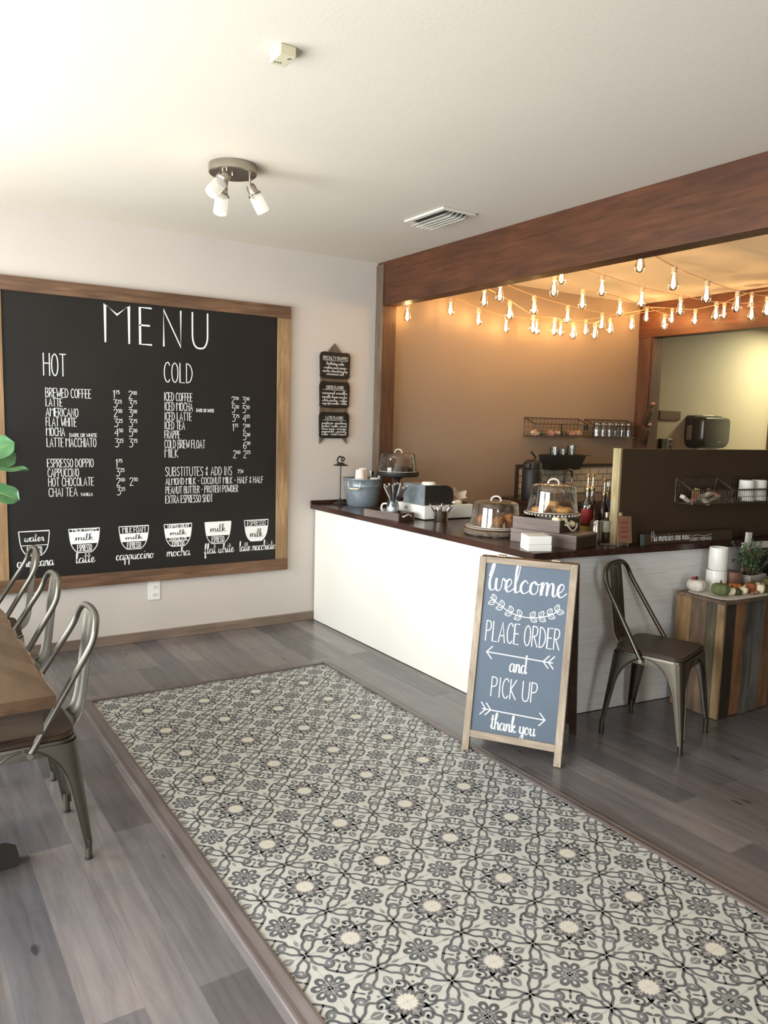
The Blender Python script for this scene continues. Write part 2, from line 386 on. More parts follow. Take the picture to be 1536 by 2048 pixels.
LOW = {
'a': (.5, '.36,.36 .22,.45 .06,.32 .04,.1 .16,0 .3,.12 .37,.43 .37,.1 .43,0 .52,.1'), 'b': (.42, '0,.1 .14,.6 .2,.95 .12,1 .06,.7 .06,.1 .16,0 .3,.08 .33,.3 .24,.42 .2,.3 .42,.34'),
'c': (.38, '.3,.36 .2,.45 .06,.32 .04,.12 .14,0 .28,.04 .4,.14'), 'd': (.5, '.34,.34 .2,.45 .05,.3 .05,.08 .17,0 .3,.12 .38,.6 .4,1 .38,.4 .38,.08 .44,0 .52,.1'),
'e': (.36, '0,.1 .16,.18 .27,.33 .2,.45 .08,.36 .05,.14 .14,0 .26,.04 .38,.14'), 'f': (.34, '0,.1 .18,.5 .26,.9 .18,1 .12,.7 .1,0 .1,-.4 .2,-.4 .16,-.05 .36,.1'),
'g': (.46, '.34,.34 .2,.45 .05,.3 .05,.08 .17,.02 .3,.12 .36,.42 .34,-.2 .24,-.45 .1,-.38 .2,-.1 .48,.12'), 'h': (.46, '0,.1 .14,.55 .22,.92 .14,1 .08,.7 .06,0;.06,0 .1,.25 .22,.45 .32,.38 .33,.1 .38,0 .48,.1'),
'i': (.24, '0,.1 .1,.45 .09,.1 .15,0 .26,.1;.12,.62 .13,.68'), 'j': (.24, '0,.1 .1,.45 .09,-.3 .0,-.4;.12,.62 .13,.68'), 'k': (.42, '0,.1 .14,.55 .2,.92 .13,1 .07,.7 .06,0;.06,.15 .2,.42 .3,.36 .14,.22 .26,.05 .34,0 .44,.1'),
'l': (.26, '0,.1 .14,.5 .2,.92 .12,1 .07,.7 .07,.1 .14,0 .28,.1'), 'm': (.64, '0,.1 .06,.45 .06,0 .14,.36 .22,.45 .28,.36 .27,0 .35,.36 .44,.45 .5,.36 .5,.08 .56,0 .66,.1'),
'n': (.46, '0,.1 .06,.45 .06,0 .16,.36 .25,.45 .32,.36 .32,.08 .38,0 .48,.1'), 'o': (.42, '.2,.45 .06,.35 .04,.1 .16,0 .3,.1 .32,.32 .2,.45 .26,.36 .44,.38'),
'p': (.44, '0,.1 .08,.45 .06,-.1 .05,-.45;.06,.2 .16,.42 .3,.4 .34,.2 .24,.02 .1,.05 .24,.02 .46,.1'), 'W': (.66, '.0,.5 .10,.92 .17,.98 .13,.7 .04,.35 .06,.08 .16,0 .27,.1 .31,.45 .30,.12 .40,0 .52,.12 .56,.44 .68,.36'), 'q': (.46, '.34,.34 .2,.45 .05,.3 .05,.08 .17,.02 .3,.12 .36,.42 .35,-.45 .48,-.1'),
'r': (.34, '0,.1 .08,.48 .1,.36 .24,.4 .22,.1 .26,0 .36,.1'), 's': (.34, '0,.1 .16,.46 .26,.2 .2,.02 .04,.04;.2,.02 .36,.1'), 't': (.3, '0,.1 .12,.5 .14,.85 .1,.2 .16,0 .32,.1;0,.58 .26,.62'),
'u': (.48, '0,.1 .06,.45 .06,.12 .14,0 .26,.06 .34,.45 .34,.1 .4,0 .5,.1'), 'v': (.42, '0,.1 .06,.45 .16,0 .3,.42 .44,.38'), 'w': (.56, '0,.1 .06,.45 .06,.1 .14,0 .24,.08 .28,.4 .28,.1 .36,0 .46,.1 .5,.42 .58,.36'),
'x': (.4, '0,.1 .1,.44 .3,0 .42,.1;.3,.44 .08,0'), 'y': (.46, '0,.1 .06,.45 .07,.14 .15,.02 .27,.1 .34,.45 .32,-.2 .22,-.45 .1,-.36 .2,-.1 .48,.12'), 'z': (.4, '0,.38 .14,.44 .3,.4 .08,.02 .4,.1'),
'-': (.3, '.05,.25 .25,.25'), 'H': (.5, '.04,0 .06,1;.42,0 .4,1;.0,.5 .46,.52')}
def strokes(txt, script=False, gap=.16):
    out = []; x = 0.0
    for ch in txt:
        if ch == ' ': x += .30 if not script else .26; continue
        wd, s = (LOW if script else CAPS).get(ch, (.3, ''))
        for st in s.split(';'):
            if not st: continue
            sm = script or st.startswith('~')
            pts = [tuple(float(v) for v in p.split(',')) for p in st.lstrip('~').split()]
            if sm and len(pts) > 2: pts = [(p.x, p.y) for p in smooth_pts([(a, b, 0) for a, b in pts], 5)]
            out.append([(x+a, b) for a, b in pts])
        x += wd + (gap if not script else 0)
    return out, x-(gap if not script else 0)
def ribbon(bm, pts, wd, to3, mi=0, brush=0.0):
    """flat pen stroke along 2D points; to3 places a 2D point on the surface"""
    n = len(pts)
    if n < 2: return
    P = [Vector((a, b, 0)) for a, b in pts]
    L = []; R = []
    for i in range(n):
        t = P[min(i+1, n-1)]-P[max(i-1, 0)]
        if t.length < 1e-9: t = Vector((1, 0, 0))
        t.normalize(); nr = Vector((-t.y, t.x, 0))
        k = 1.0
        if 0 < i < n-1:
            t1 = (P[i]-P[i-1]); t2 = (P[i+1]-P[i])
            if t1.length > 1e-9 and t2.length > 1e-9:
                c = max(-.6, min(1, t1.normalized().dot(t2.normalized())))
                k = 1/max(.6, math.sqrt((1+c)/2))
        h = wd/2*k*(1 + brush*max(0, -t.y)**1.5 - .25*brush)
        e = Vector((0, 0, 0))
        if i == 0: e = -t*wd*.35
        if i == n-1: e = t*wd*.35
        L.append(bm.verts.new(to3(P[i]+nr*h+e))); R.append(bm.verts.new(to3(P[i]-nr*h+e)))
    for i in range(n-1):
        f = bm.faces.new((R[i], R[i+1], L[i+1], L[i])); f.material_index = mi
def write(bm, txt, x, y, h, to3, width=None, stroke=.006, script=False, brush=0.0, center=False, mi=0):
    st, wd = strokes(txt, script)
    kx = (width/wd) if width else h
    x0 = x-(wd*kx/2 if center else 0)
    for s in st:
        ribbon(bm, [(x0+a*kx, y+b*h) for a, b in s], stroke, to3, mi, brush)
def fillpoly(bm, pts, to3, mi=0):
    vs = [bm.verts.new(to3(Vector((a, b, 0)))) for a, b in pts]
    f = bm.faces.new(vs); f.material_index = mi

# ------------------------------------------------------------------ room shell
H = 2.74
bm = BM(); bx(bm, -4.72, 6.4, -8.52, .12, -.06, 0); struct('floor', bm, M_floor)
bm = BM(); bx(bm, -4.72, 6.4, -8.52, .12, H, H+.06); struct('ceiling', bm, M_ceil)
bm = BM(); bx(bm, -4.72, .06, 0, .12, 0, H); struct('wall_back', bm, M_wall)
bm = BM(); bx(bm, .06, 6.4, 0, .12, 0, H); struct('wall_kitchen_back', bm, M_tan)
bm = BM(); bx(bm, 6.28, 6.4, -8.52, 0, 0, H); struct('wall_right', bm, M_wall)
bm = BM()
bx(bm, -4.72, -4.6, -8.52, -4.75, 0, H); bx(bm, -4.72, -4.6, -.45, 0, 0, H); bx(bm, -4.72, -4.6, -4.75, -.45, 0, .3); bx(bm, -4.72, -4.6, -4.75, -.45, 2.4, H); bx(bm, -4.72, -4.6, -2.65, -2.55, .3, 2.4)
struct('wall_left', bm, M_wall)
for k, (a, b) in enumerate(((-2.55, -.45), (-4.75, -2.65))):
    bm = BM()
    bx(bm, -4.7, -4.62, a, b, .3, .36); bx(bm, -4.7, -4.62, a, b, 2.34, 2.4); bx(bm, -4.7, -4.62, a, a+.05, .36, 2.34); bx(bm, -4.7, -4.62, b-.05, b, .36, 2.34)
    wn = struct('window_%d' % (k+1), bm, M_black)
    bm = BM(); bx(bm, -4.67, -4.66, a+.05, b-.05, .36, 2.34); obj('window_pane', bm, M_jar, wn, kind='structure')
bm = BM()
bx(bm, -4.6, -4.55, -8.52, -8.4, 0, H); bx(bm, -3.75, 6.28, -8.52, -8.4, 0, H); bx(bm, -4.55, -3.75, -8.52, -8.4, 2.4, H)
struct('wall_front', bm, M_wall)
bm = BM(); bx(bm, -4.55, -4.48, -8.5, -8.42, 0, 2.4); bx(bm, -3.82, -3.75, -8.5, -8.42, 0, 2.4); bx(bm, -4.48, -3.82, -8.5, -8.42, 0, .2); bx(bm, -4.48, -3.82, -8.5, -8.42, 2.28, 2.4)
dr = struct('door_1', bm, M_black)
bm = BM(); bx(bm, -4.48, -3.82, -8.47, -8.46, .2, 2.28); obj('door_pane', bm, M_jar, dr, kind='structure')
# baseboard along the menu wall
bm = BM(); bx(bm, -4.6, -.525, -.016, 0, 0, .068, bev=.004); struct('baseboard_back', bm, M_trimx)
# wooden header and post of the opening to the counter area
bm = BM(); bx(bm, 0, .12, -8.4, -.0, 2.415, H-.001, bev=.004); struct('trim_1', bm, M_beam)
bm = BM(); bx(bm, -.001, .119, -.096, -.001, .902, 2.414, bev=.003); struct('trim_2', bm, [M_beamz])
bm = BM(); bx(bm, -.012, -.0015, -.096, -.001, .902, 2.72, bev=.002); struct('trim_3', bm, M_greyz)
# opening to the back room: wall above, header board, post
bm = BM(); bx(bm, 3.075, 3.19, -8.4, -.0, 2.45, H); struct('wall_kitchen', bm, M_tan)
bm = BM(); bx(bm, 3.05, 3.074, -8.4, -.002, 2.41, H-.001, bev=.003); bx(bm, 3.075, 3.19, -8.4, -.002, 2.41, 2.449); struct('trim_4', bm, M_beam)
bm = BM(); bx(bm, 3.06, 3.2, -.18, -.001, 0, 2.409, bev=.003); bx(bm, 3.04, 3.06, -.165, -.06, 0, 2.409, bev=.003); struct('trim_5', bm, M_beamz)
bm = BM(); bx(bm, 5.39, 5.47, -.03, 0, 0, 2.2, bev=.004); struct('trim_6', bm, M_beamz)
# white blocking of the opening is hung with a dark edge board below the beam on the kitchen side

# ------------------------------------------------------------------ cement tile inlay in the floor
TX0, TX1, TY0, TY1 = -2.382, -.978, -5.6, -1.032
M_t0 = mat('cream cement tile', srgb(196, 195, 187), .45, var=.05, scale=14)
M_t1 = mat('charcoal tile ink', srgb(90, 93, 96), .5, var=.28, scale=9)
M_t2 = mat('mid grey tile ink', srgb(120, 121, 122), .5, var=.22, scale=9)
M_t3 = mat('mauve grey tile ink', srgb(146, 141, 140), .5, var=.10, scale=9)
M_t4 = mat('pale cream tile star', srgb(212, 208, 194), .45, var=.03)
def tile_inlay():
    bm = BM()
    bx(bm, TX0, TX1, TY0, TY1, .0005, .003)
    sx, sy = .302, .2985
    dup = {}
    D4 = [(1, 0, 0, 1), (0, -1, 1, 0), (-1, 0, 0, -1), (0, 1, -1, 0), (-1, 0, 0, 1), (0, 1, 1, 0), (1, 0, 0, -1), (0, -1, -1, 0)]
    elems = []   # (kind, pts, width, material, level, copies)
    def S(pts, wd, mi, lv, n=8, sm=True):
        if sm and len(pts) > 2: pts = [(p.x, p.y) for p in smooth_pts([(a, b, 0) for a, b in pts], 4)]
        elems.append(('s', pts, wd, mi, lv, n))
    def F(pts, mi, lv, n=8): elems.append(('f', pts, 0, mi, lv, n))
    def E(cx, cy, a, b, ang, mi, lv, n=8, k=10, p=1.0):
        ca, sa = math.cos(ang), math.sin(ang)
        pts = []
        for i in range(k):
            t = 2*PI*i/k; u = a*math.copysign(abs(math.cos(t))**p, math.cos(t)); v = b*math.copysign(abs(math.sin(t))**p, math.sin(t))
            pts.append((cx+u*ca-v*sa, cy+u*sa+v*ca))
        F(pts, mi, lv, n)
    q = PI/4
    # star and its mauve halo
    F([((.205 if i % 4 == 0 else .19 if i % 4 == 2 else .145)*math.cos(2*PI*i/16), (.205 if i % 4 == 0 else .19 if i % 4 == 2 else .145)*math.sin(2*PI*i/16)) for i in range(16)], 3, 1, 1)
    F([((.108 if i % 2 == 0 else .086)*math.cos(2*PI*i/32), (.108 if i % 2 == 0 else .086)*math.sin(2*PI*i/32)) for i in range(32)], 4, 3, 1)
    E(.165, 0, .040, .034, 0, 2, 2, 4, 4); E(.117, .117, .036, .034, q, 2, 2, 4, 4)
    S([(.105, .035), (.145, .048), (.178, .025), (.20, .0)], .022, 1, 2); S([(.10, .06), (.12, .085), (.135, .135)], .022, 1, 2)
    # outline running from the axis midpoint round the medallion
    S([(.5, .0), (.44, .045), (.385, .080), (.352, .130), (.300, .160), (.248, .128), (.196, .138), (.132, .132)], .026, 1, 2)
    S([(.5, .0), (.468, .05), (.476, .105), (.452, .165), (.412, .205), (.408, .270), (.372, .318), (.345, .345)], .026, 1, 2)
    # three leaf sprig inside the medallion
    for aa in (PI/2.6, -PI/2.6):
        ang = q+PI+aa; E(.252+.036*math.cos(ang), .252+.036*math.sin(ang), .036, .018, ang, 1, 2, 4, 6)
    E(.292, .292, .040, .012, q, 1, 2, 4, 6); E(.186, .186, .018, .018, 0, 2, 2, 4, 4); E(.330, .330, .016, .016, 0, 1, 2, 4, 4)
    # tear drops
    E(.352, .205, .062, .044, 1.05, 2, 1, 8, 8, 1.25); E(.352, .205, .018, .012, 1.05, 0, 2, 8, 6)
    S([(.300, .190), (.315, .235), (.355, .262), (.395, .25)], .020, 1, 2)
    # curled ovals beside the axis
    S([(.205, .025), (.175, .060), (.180, .100), (.215, .115), (.255, .095), (.262, .060), (.238, .048), (.222, .068)], .022, 1, 2); E(.236, .066, .018, .014, 0, 1, 2)
    # pointed leaf on the axis
    E(.315, .0, .070, .052, 0, 2, 1, 4, 8, 1.5); E(.315, 0, .050, .008, 0, 0, 2, 4, 6)
    # small leaves toward the flower on the edge
    E(.5, .20, .018, .050, 0, 2, 1, 4, 6, 1.2); E(.5, .105, .012, .020, 0, 1, 1, 4, 4)
    # eight petalled flower at the corner
    for i in range(8):
        a = 2*PI*i/8 + PI/8; c, s = math.cos(a), math.sin(a)
        if c < 0 and s < 0:
            px, py = .5+.122*c, .5+.122*s
            E(px, py, .058, .046, a, 1, 1, 4, 10, .9); E(px-.010*c, py-.010*s, .024, .016, a, 0, 2, 4, 8)
            E(.5+.058*c, .5+.058*s, .030, .023, a, 2, 2, 4, 6)
    E(.5, .5, .030, .030, 0, 2, 1, 4, 8)
    zz = [.0030, .0034, .0038, .0042]
    nx0 = -2; nx1 = 4
    for ix in range(-1, 5):
        for iy in range(-1, 16):
            cx, cy = -2.158+sx*ix, -1.292-sy*iy
            if cx-sx/2 > TX1 or cx+sx/2 < TX0 or cy-sy/2 > TY1 or cy+sy/2 < TY0: continue
            for kind, pts, wd, mi, lv, n in elems:
                for a, b, c, d in D4[:n]:
                    f = lambda P: Vector((cx+(a*P[0]+b*P[1])*sx, cy+(c*P[0]+d*P[1])*sy, zz[lv]))
                    if kind == 's': ribbon(bm, pts, wd, f, mi)
                    else: fillpoly(bm, pts, f, mi)
    # grout lines
    for ix in range(-2, 10):
        x = -2.158+sx*(ix+.5)/1
        for k in (0, .5):
            xx = x+k*sx
            if TX0 < xx < TX1: fillpoly(bm, [(xx-.0008, TY0), (xx+.0008, TY0), (xx+.0008, TY1), (xx-.0008, TY1)], lambda P: Vector((P.x, P.y, .0045)), 0)
    for iy in range(-2, 34):
        yy = -1.292-sy*iy/2
        if TY0 < yy < TY1: fillpoly(bm, [(TX0, yy-.0008), (TX1, yy-.0008), (TX1, yy+.0008), (TX0, yy+.0008)], lambda P: Vector((P.x, P.y, .0045)), 0)
    for co, no in (((TX0, 0, 0), (-1, 0, 0)), ((TX1, 0, 0), (1, 0, 0)), ((0, TY1, 0), (0, 1, 0)), ((0, TY0, 0), (0, -1, 0))):
        bmesh.ops.bisect_plane(bm, geom=bm.verts[:]+bm.edges[:]+bm.faces[:], plane_co=co, plane_no=no, clear_outer=True, dist=1e-6)
    for f in bm.faces:
        if f.calc_center_median().z > .0031 and f.normal.z < 0: f.normal_flip()
    return struct('floor_tile_inlay', bm, [M_t0, M_t1, M_t2, M_t3, M_t4])
tile_inlay()
def strip(name, p0, p1, wd, m, side):
    d = (Vector(p1)-Vector(p0)); t = d.normalized(); nrm = Vector((-t.y, t.x, 0))*side
    prof = [(0, .0005), (0, .010), (.010, .012), (.022, .0095), (wd*.6, .007), (wd-.010, .0085), (wd-.003, .0075), (wd, .0005)]
    bm = BM(); A = []; B = []
    for o, z in prof:
        A.append(bm.verts.new(Vector(p0)+nrm*o+Vector((0, 0, z)))); B.append(bm.verts.new(Vector(p1)+nrm*o+Vector((0, 0, z))))
    for i in range(len(prof)-1): bm.faces.new((A[i], B[i], B[i+1], A[i+1]))
    bm.faces.new(A); bm.faces.new(list(reversed(B)))
    bmesh.ops.recalc_face_normals(bm, faces=bm.faces[:])
    struct(name, bm, m)
strip('trim_7', (TX0, TY0, 0), (TX0, TY1+.035, 0), .062, M_strip, 1)
strip('trim_8', (TX1, TY0, 0), (TX1, TY1+.035, 0), .05, M_strip, -1)
strip('trim_9', (TX0, TY1, 0), (TX1, TY1, 0), .035, M_stripx, 1)

# ------------------------------------------------------------------ menu board on the wall
def W3(off): return lambda P: Vector((P.x, off, P.y))
mb = thing('menu_board', 'huge black chalkboard menu in a rustic wood frame on the wall', 'menu board', (-1.75, 0, .417))
DX, DZ = 1.75, -.417
def shift(f): return lambda P: f(P)+Vector((DX, 0, DZ))
bm = BM(); bx(bm, -2.72+DX, -.82+DX, -.022, -.002, .47+DZ, 2.28+DZ); obj('chalk_panel', bm, M_chalk, mb)
bm = BM(); bx(bm, -2.76+DX, -.748+DX, -.034, -.001, 2.252+DZ, 2.338+DZ, bev=.003); obj('frame_rail', bm, M_rusticx, mb)
bm = BM(); bx(bm, -2.76+DX, -.753+DX, -.034, -.001, .417+DZ, .501+DZ, bev=.003); obj('frame_rail', bm, M_rusticx, mb)
bm = BM(); bx(bm, -.851+DX, -.753+DX, -.033, -.001, .502+DZ, 2.251+DZ, bev=.003); obj('frame_rail', bm, M_rusticz, mb, label='tan upright frame rail on the right')
bm = BM(); bx(bm, -2.755+DX, -2.642+DX, -.033, -.001, .502+DZ, 2.251+DZ, bev=.003); obj('frame_rail', bm, M_rusticz, mb, label='tan upright frame rail on the left')
wt = shift(W3(-.0232))
bm = BM()
for ch, x0, x1 in (('M', -2.046, -1.897), ('E', -1.827, -1.754), ('N', -1.672, -1.557), ('U', -1.477, -1.371)):
    write(bm, ch, x0, 1.994, .234, wt, x1-x0, .0105)
obj('menu_heading', bm, M_white, mb)
for t, x, z, h, wd in (('HOT', -2.416, 1.764, .133, .128), ('COLD', -1.671, 1.759, .129, .191)):
    bm = BM(); write(bm, t, x, z, h, wt, wd, .0058); obj('menu_heading', bm, M_white, mb)
for t, x0, x1, z, h in (('BREWED COFFEE', -2.408, -2.140, 1.632, .055), ('LATTE', -2.407, -2.313, 1.576, .048), ('AMERICANO', -2.408, -2.220, 1.514, .051), ('FLAT WHITE', -2.409, -2.232, 1.453, .053),
        ('MOCHA', -2.408, -2.302, 1.393, .051), ('DARK OR WHITE', -2.273, -2.108, 1.388, .022), ('LATTE MACCHIATO', -2.407, -2.114, 1.325, .055), ('ESPRESSO DOPPIO', -2.407, -2.133, 1.197, .052),
        ('CAPPUCCINO', -2.406, -2.223, 1.137, .051), ('HOT CHOCOLATE', -2.403, -2.133, 1.078, .052), ('CHAI TEA', -2.403, -2.234, 1.013, .053), ('VANILLA', -2.213, -2.141, 1.012, .019),
        ('ICED COFFEE', -1.671, -1.480, 1.636, .054), ('ICED MOCHA', -1.669, -1.478, 1.571, .055), ('DARK OR WHITE', -1.450, -1.325, 1.567, .021), ('ICED LATTE', -1.669, -1.485, 1.506, .053), ('ICED TEA', -1.670, -1.533, 1.446, .052),
        ('FRAPPE', -1.670, -1.567, 1.384, .052), ('COLD BREW FLOAT', -1.671, -1.391, 1.319, .055), ('MILK', -1.669, -1.581, 1.256, .057), ('SUBSTITUTES & ADD INS', -1.667, -1.194, 1.130, .060), ('75c', -1.150, -1.106, 1.142, .026),
        ('ALMOND MILK - COCONUT MILK - HALF & HALF', -1.666, -.954, 1.071, .045), ('PEANUT BUTTER - PROTEIN POWDER', -1.666, -1.147, 1.010, .048), ('EXTRA ESPRESSO SHOT', -1.667, -1.336, .945, .052)):
    bm = BM(); write(bm, t, x0, z, h, wt, x1-x0, .0035 if h > .03 else .0028); obj('menu_line', bm, M_white, mb)
def price(p, x, z, h):
    bm = BM()
    write(bm, p[0], x, z, h, wt, .022 if p[0] != '1' else .010, .0036)
    write(bm, p[1:], x+.027 if p[0] != '1' else x+.016, z+h*.55, h*.42, wt, .024, .0028)
    obj('menu_price', bm, M_white, mb)
for k, (z, h, a, b) in enumerate(((1.640, .050, '175', '200'), (1.580, .050, '325', '375'), (1.520, .050, '250', '300'), (1.455, .052, '325', '375'), (1.394, .051, '450', '500'), (1.324, .055, '325', '375'),
        (1.197, .050, '175', ''), (1.135, .052, '325', ''), (1.072, .052, '200', '250'), (1.010, .052, '325', ''))):
    price(a, -2.003+.0018*k, z, h)
    if b: price(b, -1.904, z, h)
for k, (z, h, a, b) in enumerate(((1.634, .046, '250', '300'), (1.570, .052, '500', '550'), (1.506, .051, '375', '425'), (1.441, .051, '175', '200'), (1.378, .050, '', '500'), (1.317, .051, '', '600'), (1.251, .053, '200', '225'))):
    if a: price(a, -1.196+.0023*k, z, h)
    price(b, -1.115+.0016*k, z, h)
def cup(x0, x1, layers, name, nx0, nx1):
    """chalk drawing of a bowl shaped cup, its filling in layers"""
    bm = BM(); z1, z0 = .800, .647
    def half(z):
        t = (z1-z)/(z1-z0)
        return (x1-x0)/2*(1-.16*t-.38*t**5) if t < 1 else (x1-x0)/2*.45
    cx = (x0+x1)/2; n = 14
    zs = [z1-(z1-z0)*i/n for i in range(n+1)]
    out = [(cx-half(z), z) for z in zs] + [(cx+half(z), z) for z in reversed(zs)]
    ribbon(bm, out+[out[0]], .005, wt)
    for txt, a, b, fill in layers:
        za, zb = z1-(z1-z0)*a, z1-(z1-z0)*b
        if a > 0: ribbon(bm, [(cx-half(za), za), (cx+half(za), za)], .004, wt)
        hh = (za-zb)
        if fill:
            k = 6; zz = [za-(za-zb)*i/k for i in range(k+1)]
            fillpoly(bm, [(cx-half(z), z) for z in zz]+[(cx+half(z), z) for z in reversed(zz)], shift(W3(-.0228)))
            write(bm, txt, cx, zb+hh*.28, hh*.55, shift(W3(-.0238)), half((za+zb)/2)*1.25, .0034, True, .7, True, 1)
        elif txt.islower(): write(bm, txt, cx, zb+hh*.28, hh*.62, wt, half(zb)*1.45, .0036, True, .7, True)
        else: write(bm, txt, cx, zb+hh*.14, hh*.72, wt, half(zb+hh*.2)*1.55, .0034, False, 0, True)
    write(bm, name, nx0, .578, .072, wt, nx1-nx0, .0042, True, .9)
    for f in bm.faces:
        if f.normal.y > 0: f.normal_flip()
    obj('cup_drawing', bm, [M_white, M_chalk], mb)
cup(-2.583, -2.405, [('water', 0, .58, 0), ('ESPRESSO', .58, 1, 0)], 'americana', -2.596, -2.385)
cup(-2.291, -2.101, [('MILK FOAM', 0, .13, 0), ('milk', .13, .62, 1), ('ESPRESSO', .62, 1, 0)], 'latte', -2.251, -2.133)
cup(-1.979, -1.783, [('MILK FOAM', 0, .32, 0), ('milk', .32, .66, 1), ('ESPRESSO', .66, 1, 0)], 'cappuccino', -1.999, -1.751)
cup(-1.679, -1.485, [('WHIPPED CREAM', 0, .19, 0), ('milk', .19, .6, 1), ('CHOCOLATE', .6, .76, 0), ('ESPRESSO', .76, 1, 0)], 'mocha', -1.663, -1.498)
cup(-1.392, -1.198, [('milk', 0, .62, 1), ('ESPRESSO', .62, 1, 0)], 'flat white', -1.396, -1.175)
cup(-1.097, -.910, [('ESPRESSO', 0, .3, 0), ('milk', .3, 1, 1)], 'latte macchiato', -1.133, -.853)

# ------------------------------------------------------------------ small three-tier flavour sign and the wall outlet
fs = thing('flavour_sign', 'narrow sign of three black scalloped plaques on a wooden arrow board', 'sign', (-.372, 0, 1.355))
bm = BM()
prism(bm, [(-.118, 0), (-.075, .045), (.075, .045), (.118, 0), (.118, .62), (.0, .752), (-.118, .62)], -.001, .012, Matrix.Translation((0, 0, 0)) @ Matrix.Rotation(PI/2, 4, 'X'))
obj('backboard', bm, M_greyz, fs)
TXT = [(.490, [('SPECIALTY FRAPPES', .115, .034, 0), ('birthday cake', .078, .032, 1), ('- cookies and cream -', .05, .03, 1), ('mocha chocolate chip', .025, .028, 1), ('cinnamon roll', .004, .028, 1)]),
       (.272, [('COFFEE FLAVORS', .115, .034, 0), ('caramel vanilla', .078, .032, 1), ('vanilla bean mocha', .05, .03, 1), ('white mocha - coffee', .025, .028, 1), ('sugar free vanilla - mocha', .004, .024, 1)]),
       (.044, [('LATTE FLAVORS', .115, .034, 0), ('pumpkin pie - spiced brown', .082, .026, 1), ('hazelnut - vanilla - caramel', .06, .026, 1), ('brown sugar - cinnamon', .04, .026, 1), ('peppermint - specialty', .02, .026, 1), ('cake - irish cream', 0, .026, 1)])]
for z0, lines in TXT:
    bm = BM(); pl = []; hw, hh = .128, .098
    per = []
    for i in range(60):
        a = 2*PI*i/60; c, s = math.cos(a), math.sin(a)
        u = hw*math.copysign(abs(c)**.22, c); v = hh*math.copysign(abs(s)**.22, s)
        k = 1+.018*math.sin(11*a)
        per.append((u*k, z0+hh+v*k))
    prism(bm, per, .013, .024, Matrix.Rotation(PI/2, 4, 'X'))
    pq = obj('plaque', bm, M_chalk, fs)
    bm = BM()
    for t, dz, h, sc in lines:
        write(bm, t, 0, z0+.022+dz*1.02, h*.72, lambda P: Vector((P.x, -.0245, P.y)), .215 if len(t) > 14 else .15, .0024, bool(sc), .4 if sc else 0, True)
    ribbon(bm, [(-.10, z0+.134), (.10, z0+.132)], .002, lambda P: Vector((P.x, -.0245, P.y)))
    obj('plaque_lettering', bm, M_white, pq)
ot = thing('wall_outlet', 'white double power outlet low on the menu wall', 'outlet', (-1.745, 0, .345))
bm = BM(); bx(bm, -.041, .041, -.006, 0, -.063, .067, bev=.002); obj('cover_plate', bm, M_ceram, ot)
for dz in (-.026, .026):
    bm = BM(); lathe(bm, [(0, 0), (.017, 0), (.017, .003), (0, .003)], 20, Matrix.Translation((0, -.0062, dz)) @ Matrix.Rotation(PI/2, 4, 'X') @ Matrix.Scale(.8, 4, (0, 1, 0)))
    so = obj('socket', bm, M_ceram, ot)
    bm = BM()
    for dx in (-.006, .006): bx(bm, dx-.001, dx+.001, -.0102, -.0095, dz, dz+.008)
    bx(bm, -.002, .002, -.0102, -.0095, dz-.009, dz-.005); obj('slots', bm, M_black, so)

# ------------------------------------------------------------------ ceiling: lamp, vent, sensor box
cl = thing('ceiling_lamp', 'round brushed metal ceiling lamp with three frosted jar spotlights', 'lamp', (-1.795, -1.530, H))
bm = BM(); lathe(bm, [(0, -.001), (.113, -.001), (.115, -.004), (.115, -.040), (.110, -.044), (0, -.041)], 48); lathe(bm, [(0, -.052), (.007, -.050), (.008, -.041)], 12)
obj('canopy', bm, M_steel, cl, True)
def jar_spot(base, d, drop):
    b = Vector(base); e = b+Vector((0, 0, -drop)); d = Vector(d).normalized()
    bm = BM(); cyl(bm, b, e, .006, seg=10); tube(bm, [e, e+d*.02], .006)
    arm = obj('arm', bm, M_steel, cl, True)
    h = e+d*.01
    bm = BM(); lathe(bm, [(0, -.015), (.019, -.013), (.024, .0), (.025, .026), (.031, .028), (.031, .040), (.028, .042)], 24, zto(h, h+d))
    hd = obj('socket_cap', bm, M_steel, cl, True)
    bm = BM()
    s = d.orthogonal().normalized(); t = d.cross(s)
    for r in (.033,): tube(bm, [h+d*.037+(s*math.cos(a)+t*math.sin(a))*r for a in [2*PI*i/24 for i in range(24)]], .0022, 6, True)
    tube(bm, smooth_pts([h+d*.04+s*.032, h+d*.03+s*.043, h+d*.052+s*.042, h+d*.05+s*.031], 4), .002, 6)
    obj('wire_bail', bm, M_steel, hd, True)
    bm = BM(); lathe(bm, [(.027, .040), (.030, .048), (.032, .056), (.033, .118), (.031, .125), (.026, .128), (.0, .127)], 28, zto(h, h+d))
    obj('jar_shade', bm, M_shade, cl, True)
    return h+d*.19
lamp_tips = [jar_spot((-.055, -.065, -.041), (-.60, -.15, -.70), .030), jar_spot((-.045, .01, -.041), (-.16, -.1, -1), .062), jar_spot((.084, -.01, -.041), (.48, -.1, -.85), .040)]
for p in lamp_tips[:]:
    ld = bpy.data.lights.new('jar_bulb_light', 'POINT'); ld.energy = .35; ld.color = (1, .86, .62); ld.shadow_soft_size = .03
    lo = bpy.data.objects.new('jar_bulb_light', ld); COL.objects.link(lo); lo.location = p+Vector((-1.795, -1.530, H))
av = thing('ceiling_vent', 'white metal ceiling air vent with slanted louvres', 'vent', (-.452, -1.39, H))
M_vent = mat('white vent enamel', srgb(224, 220, 208), .45, var=.02)
bm = BM()
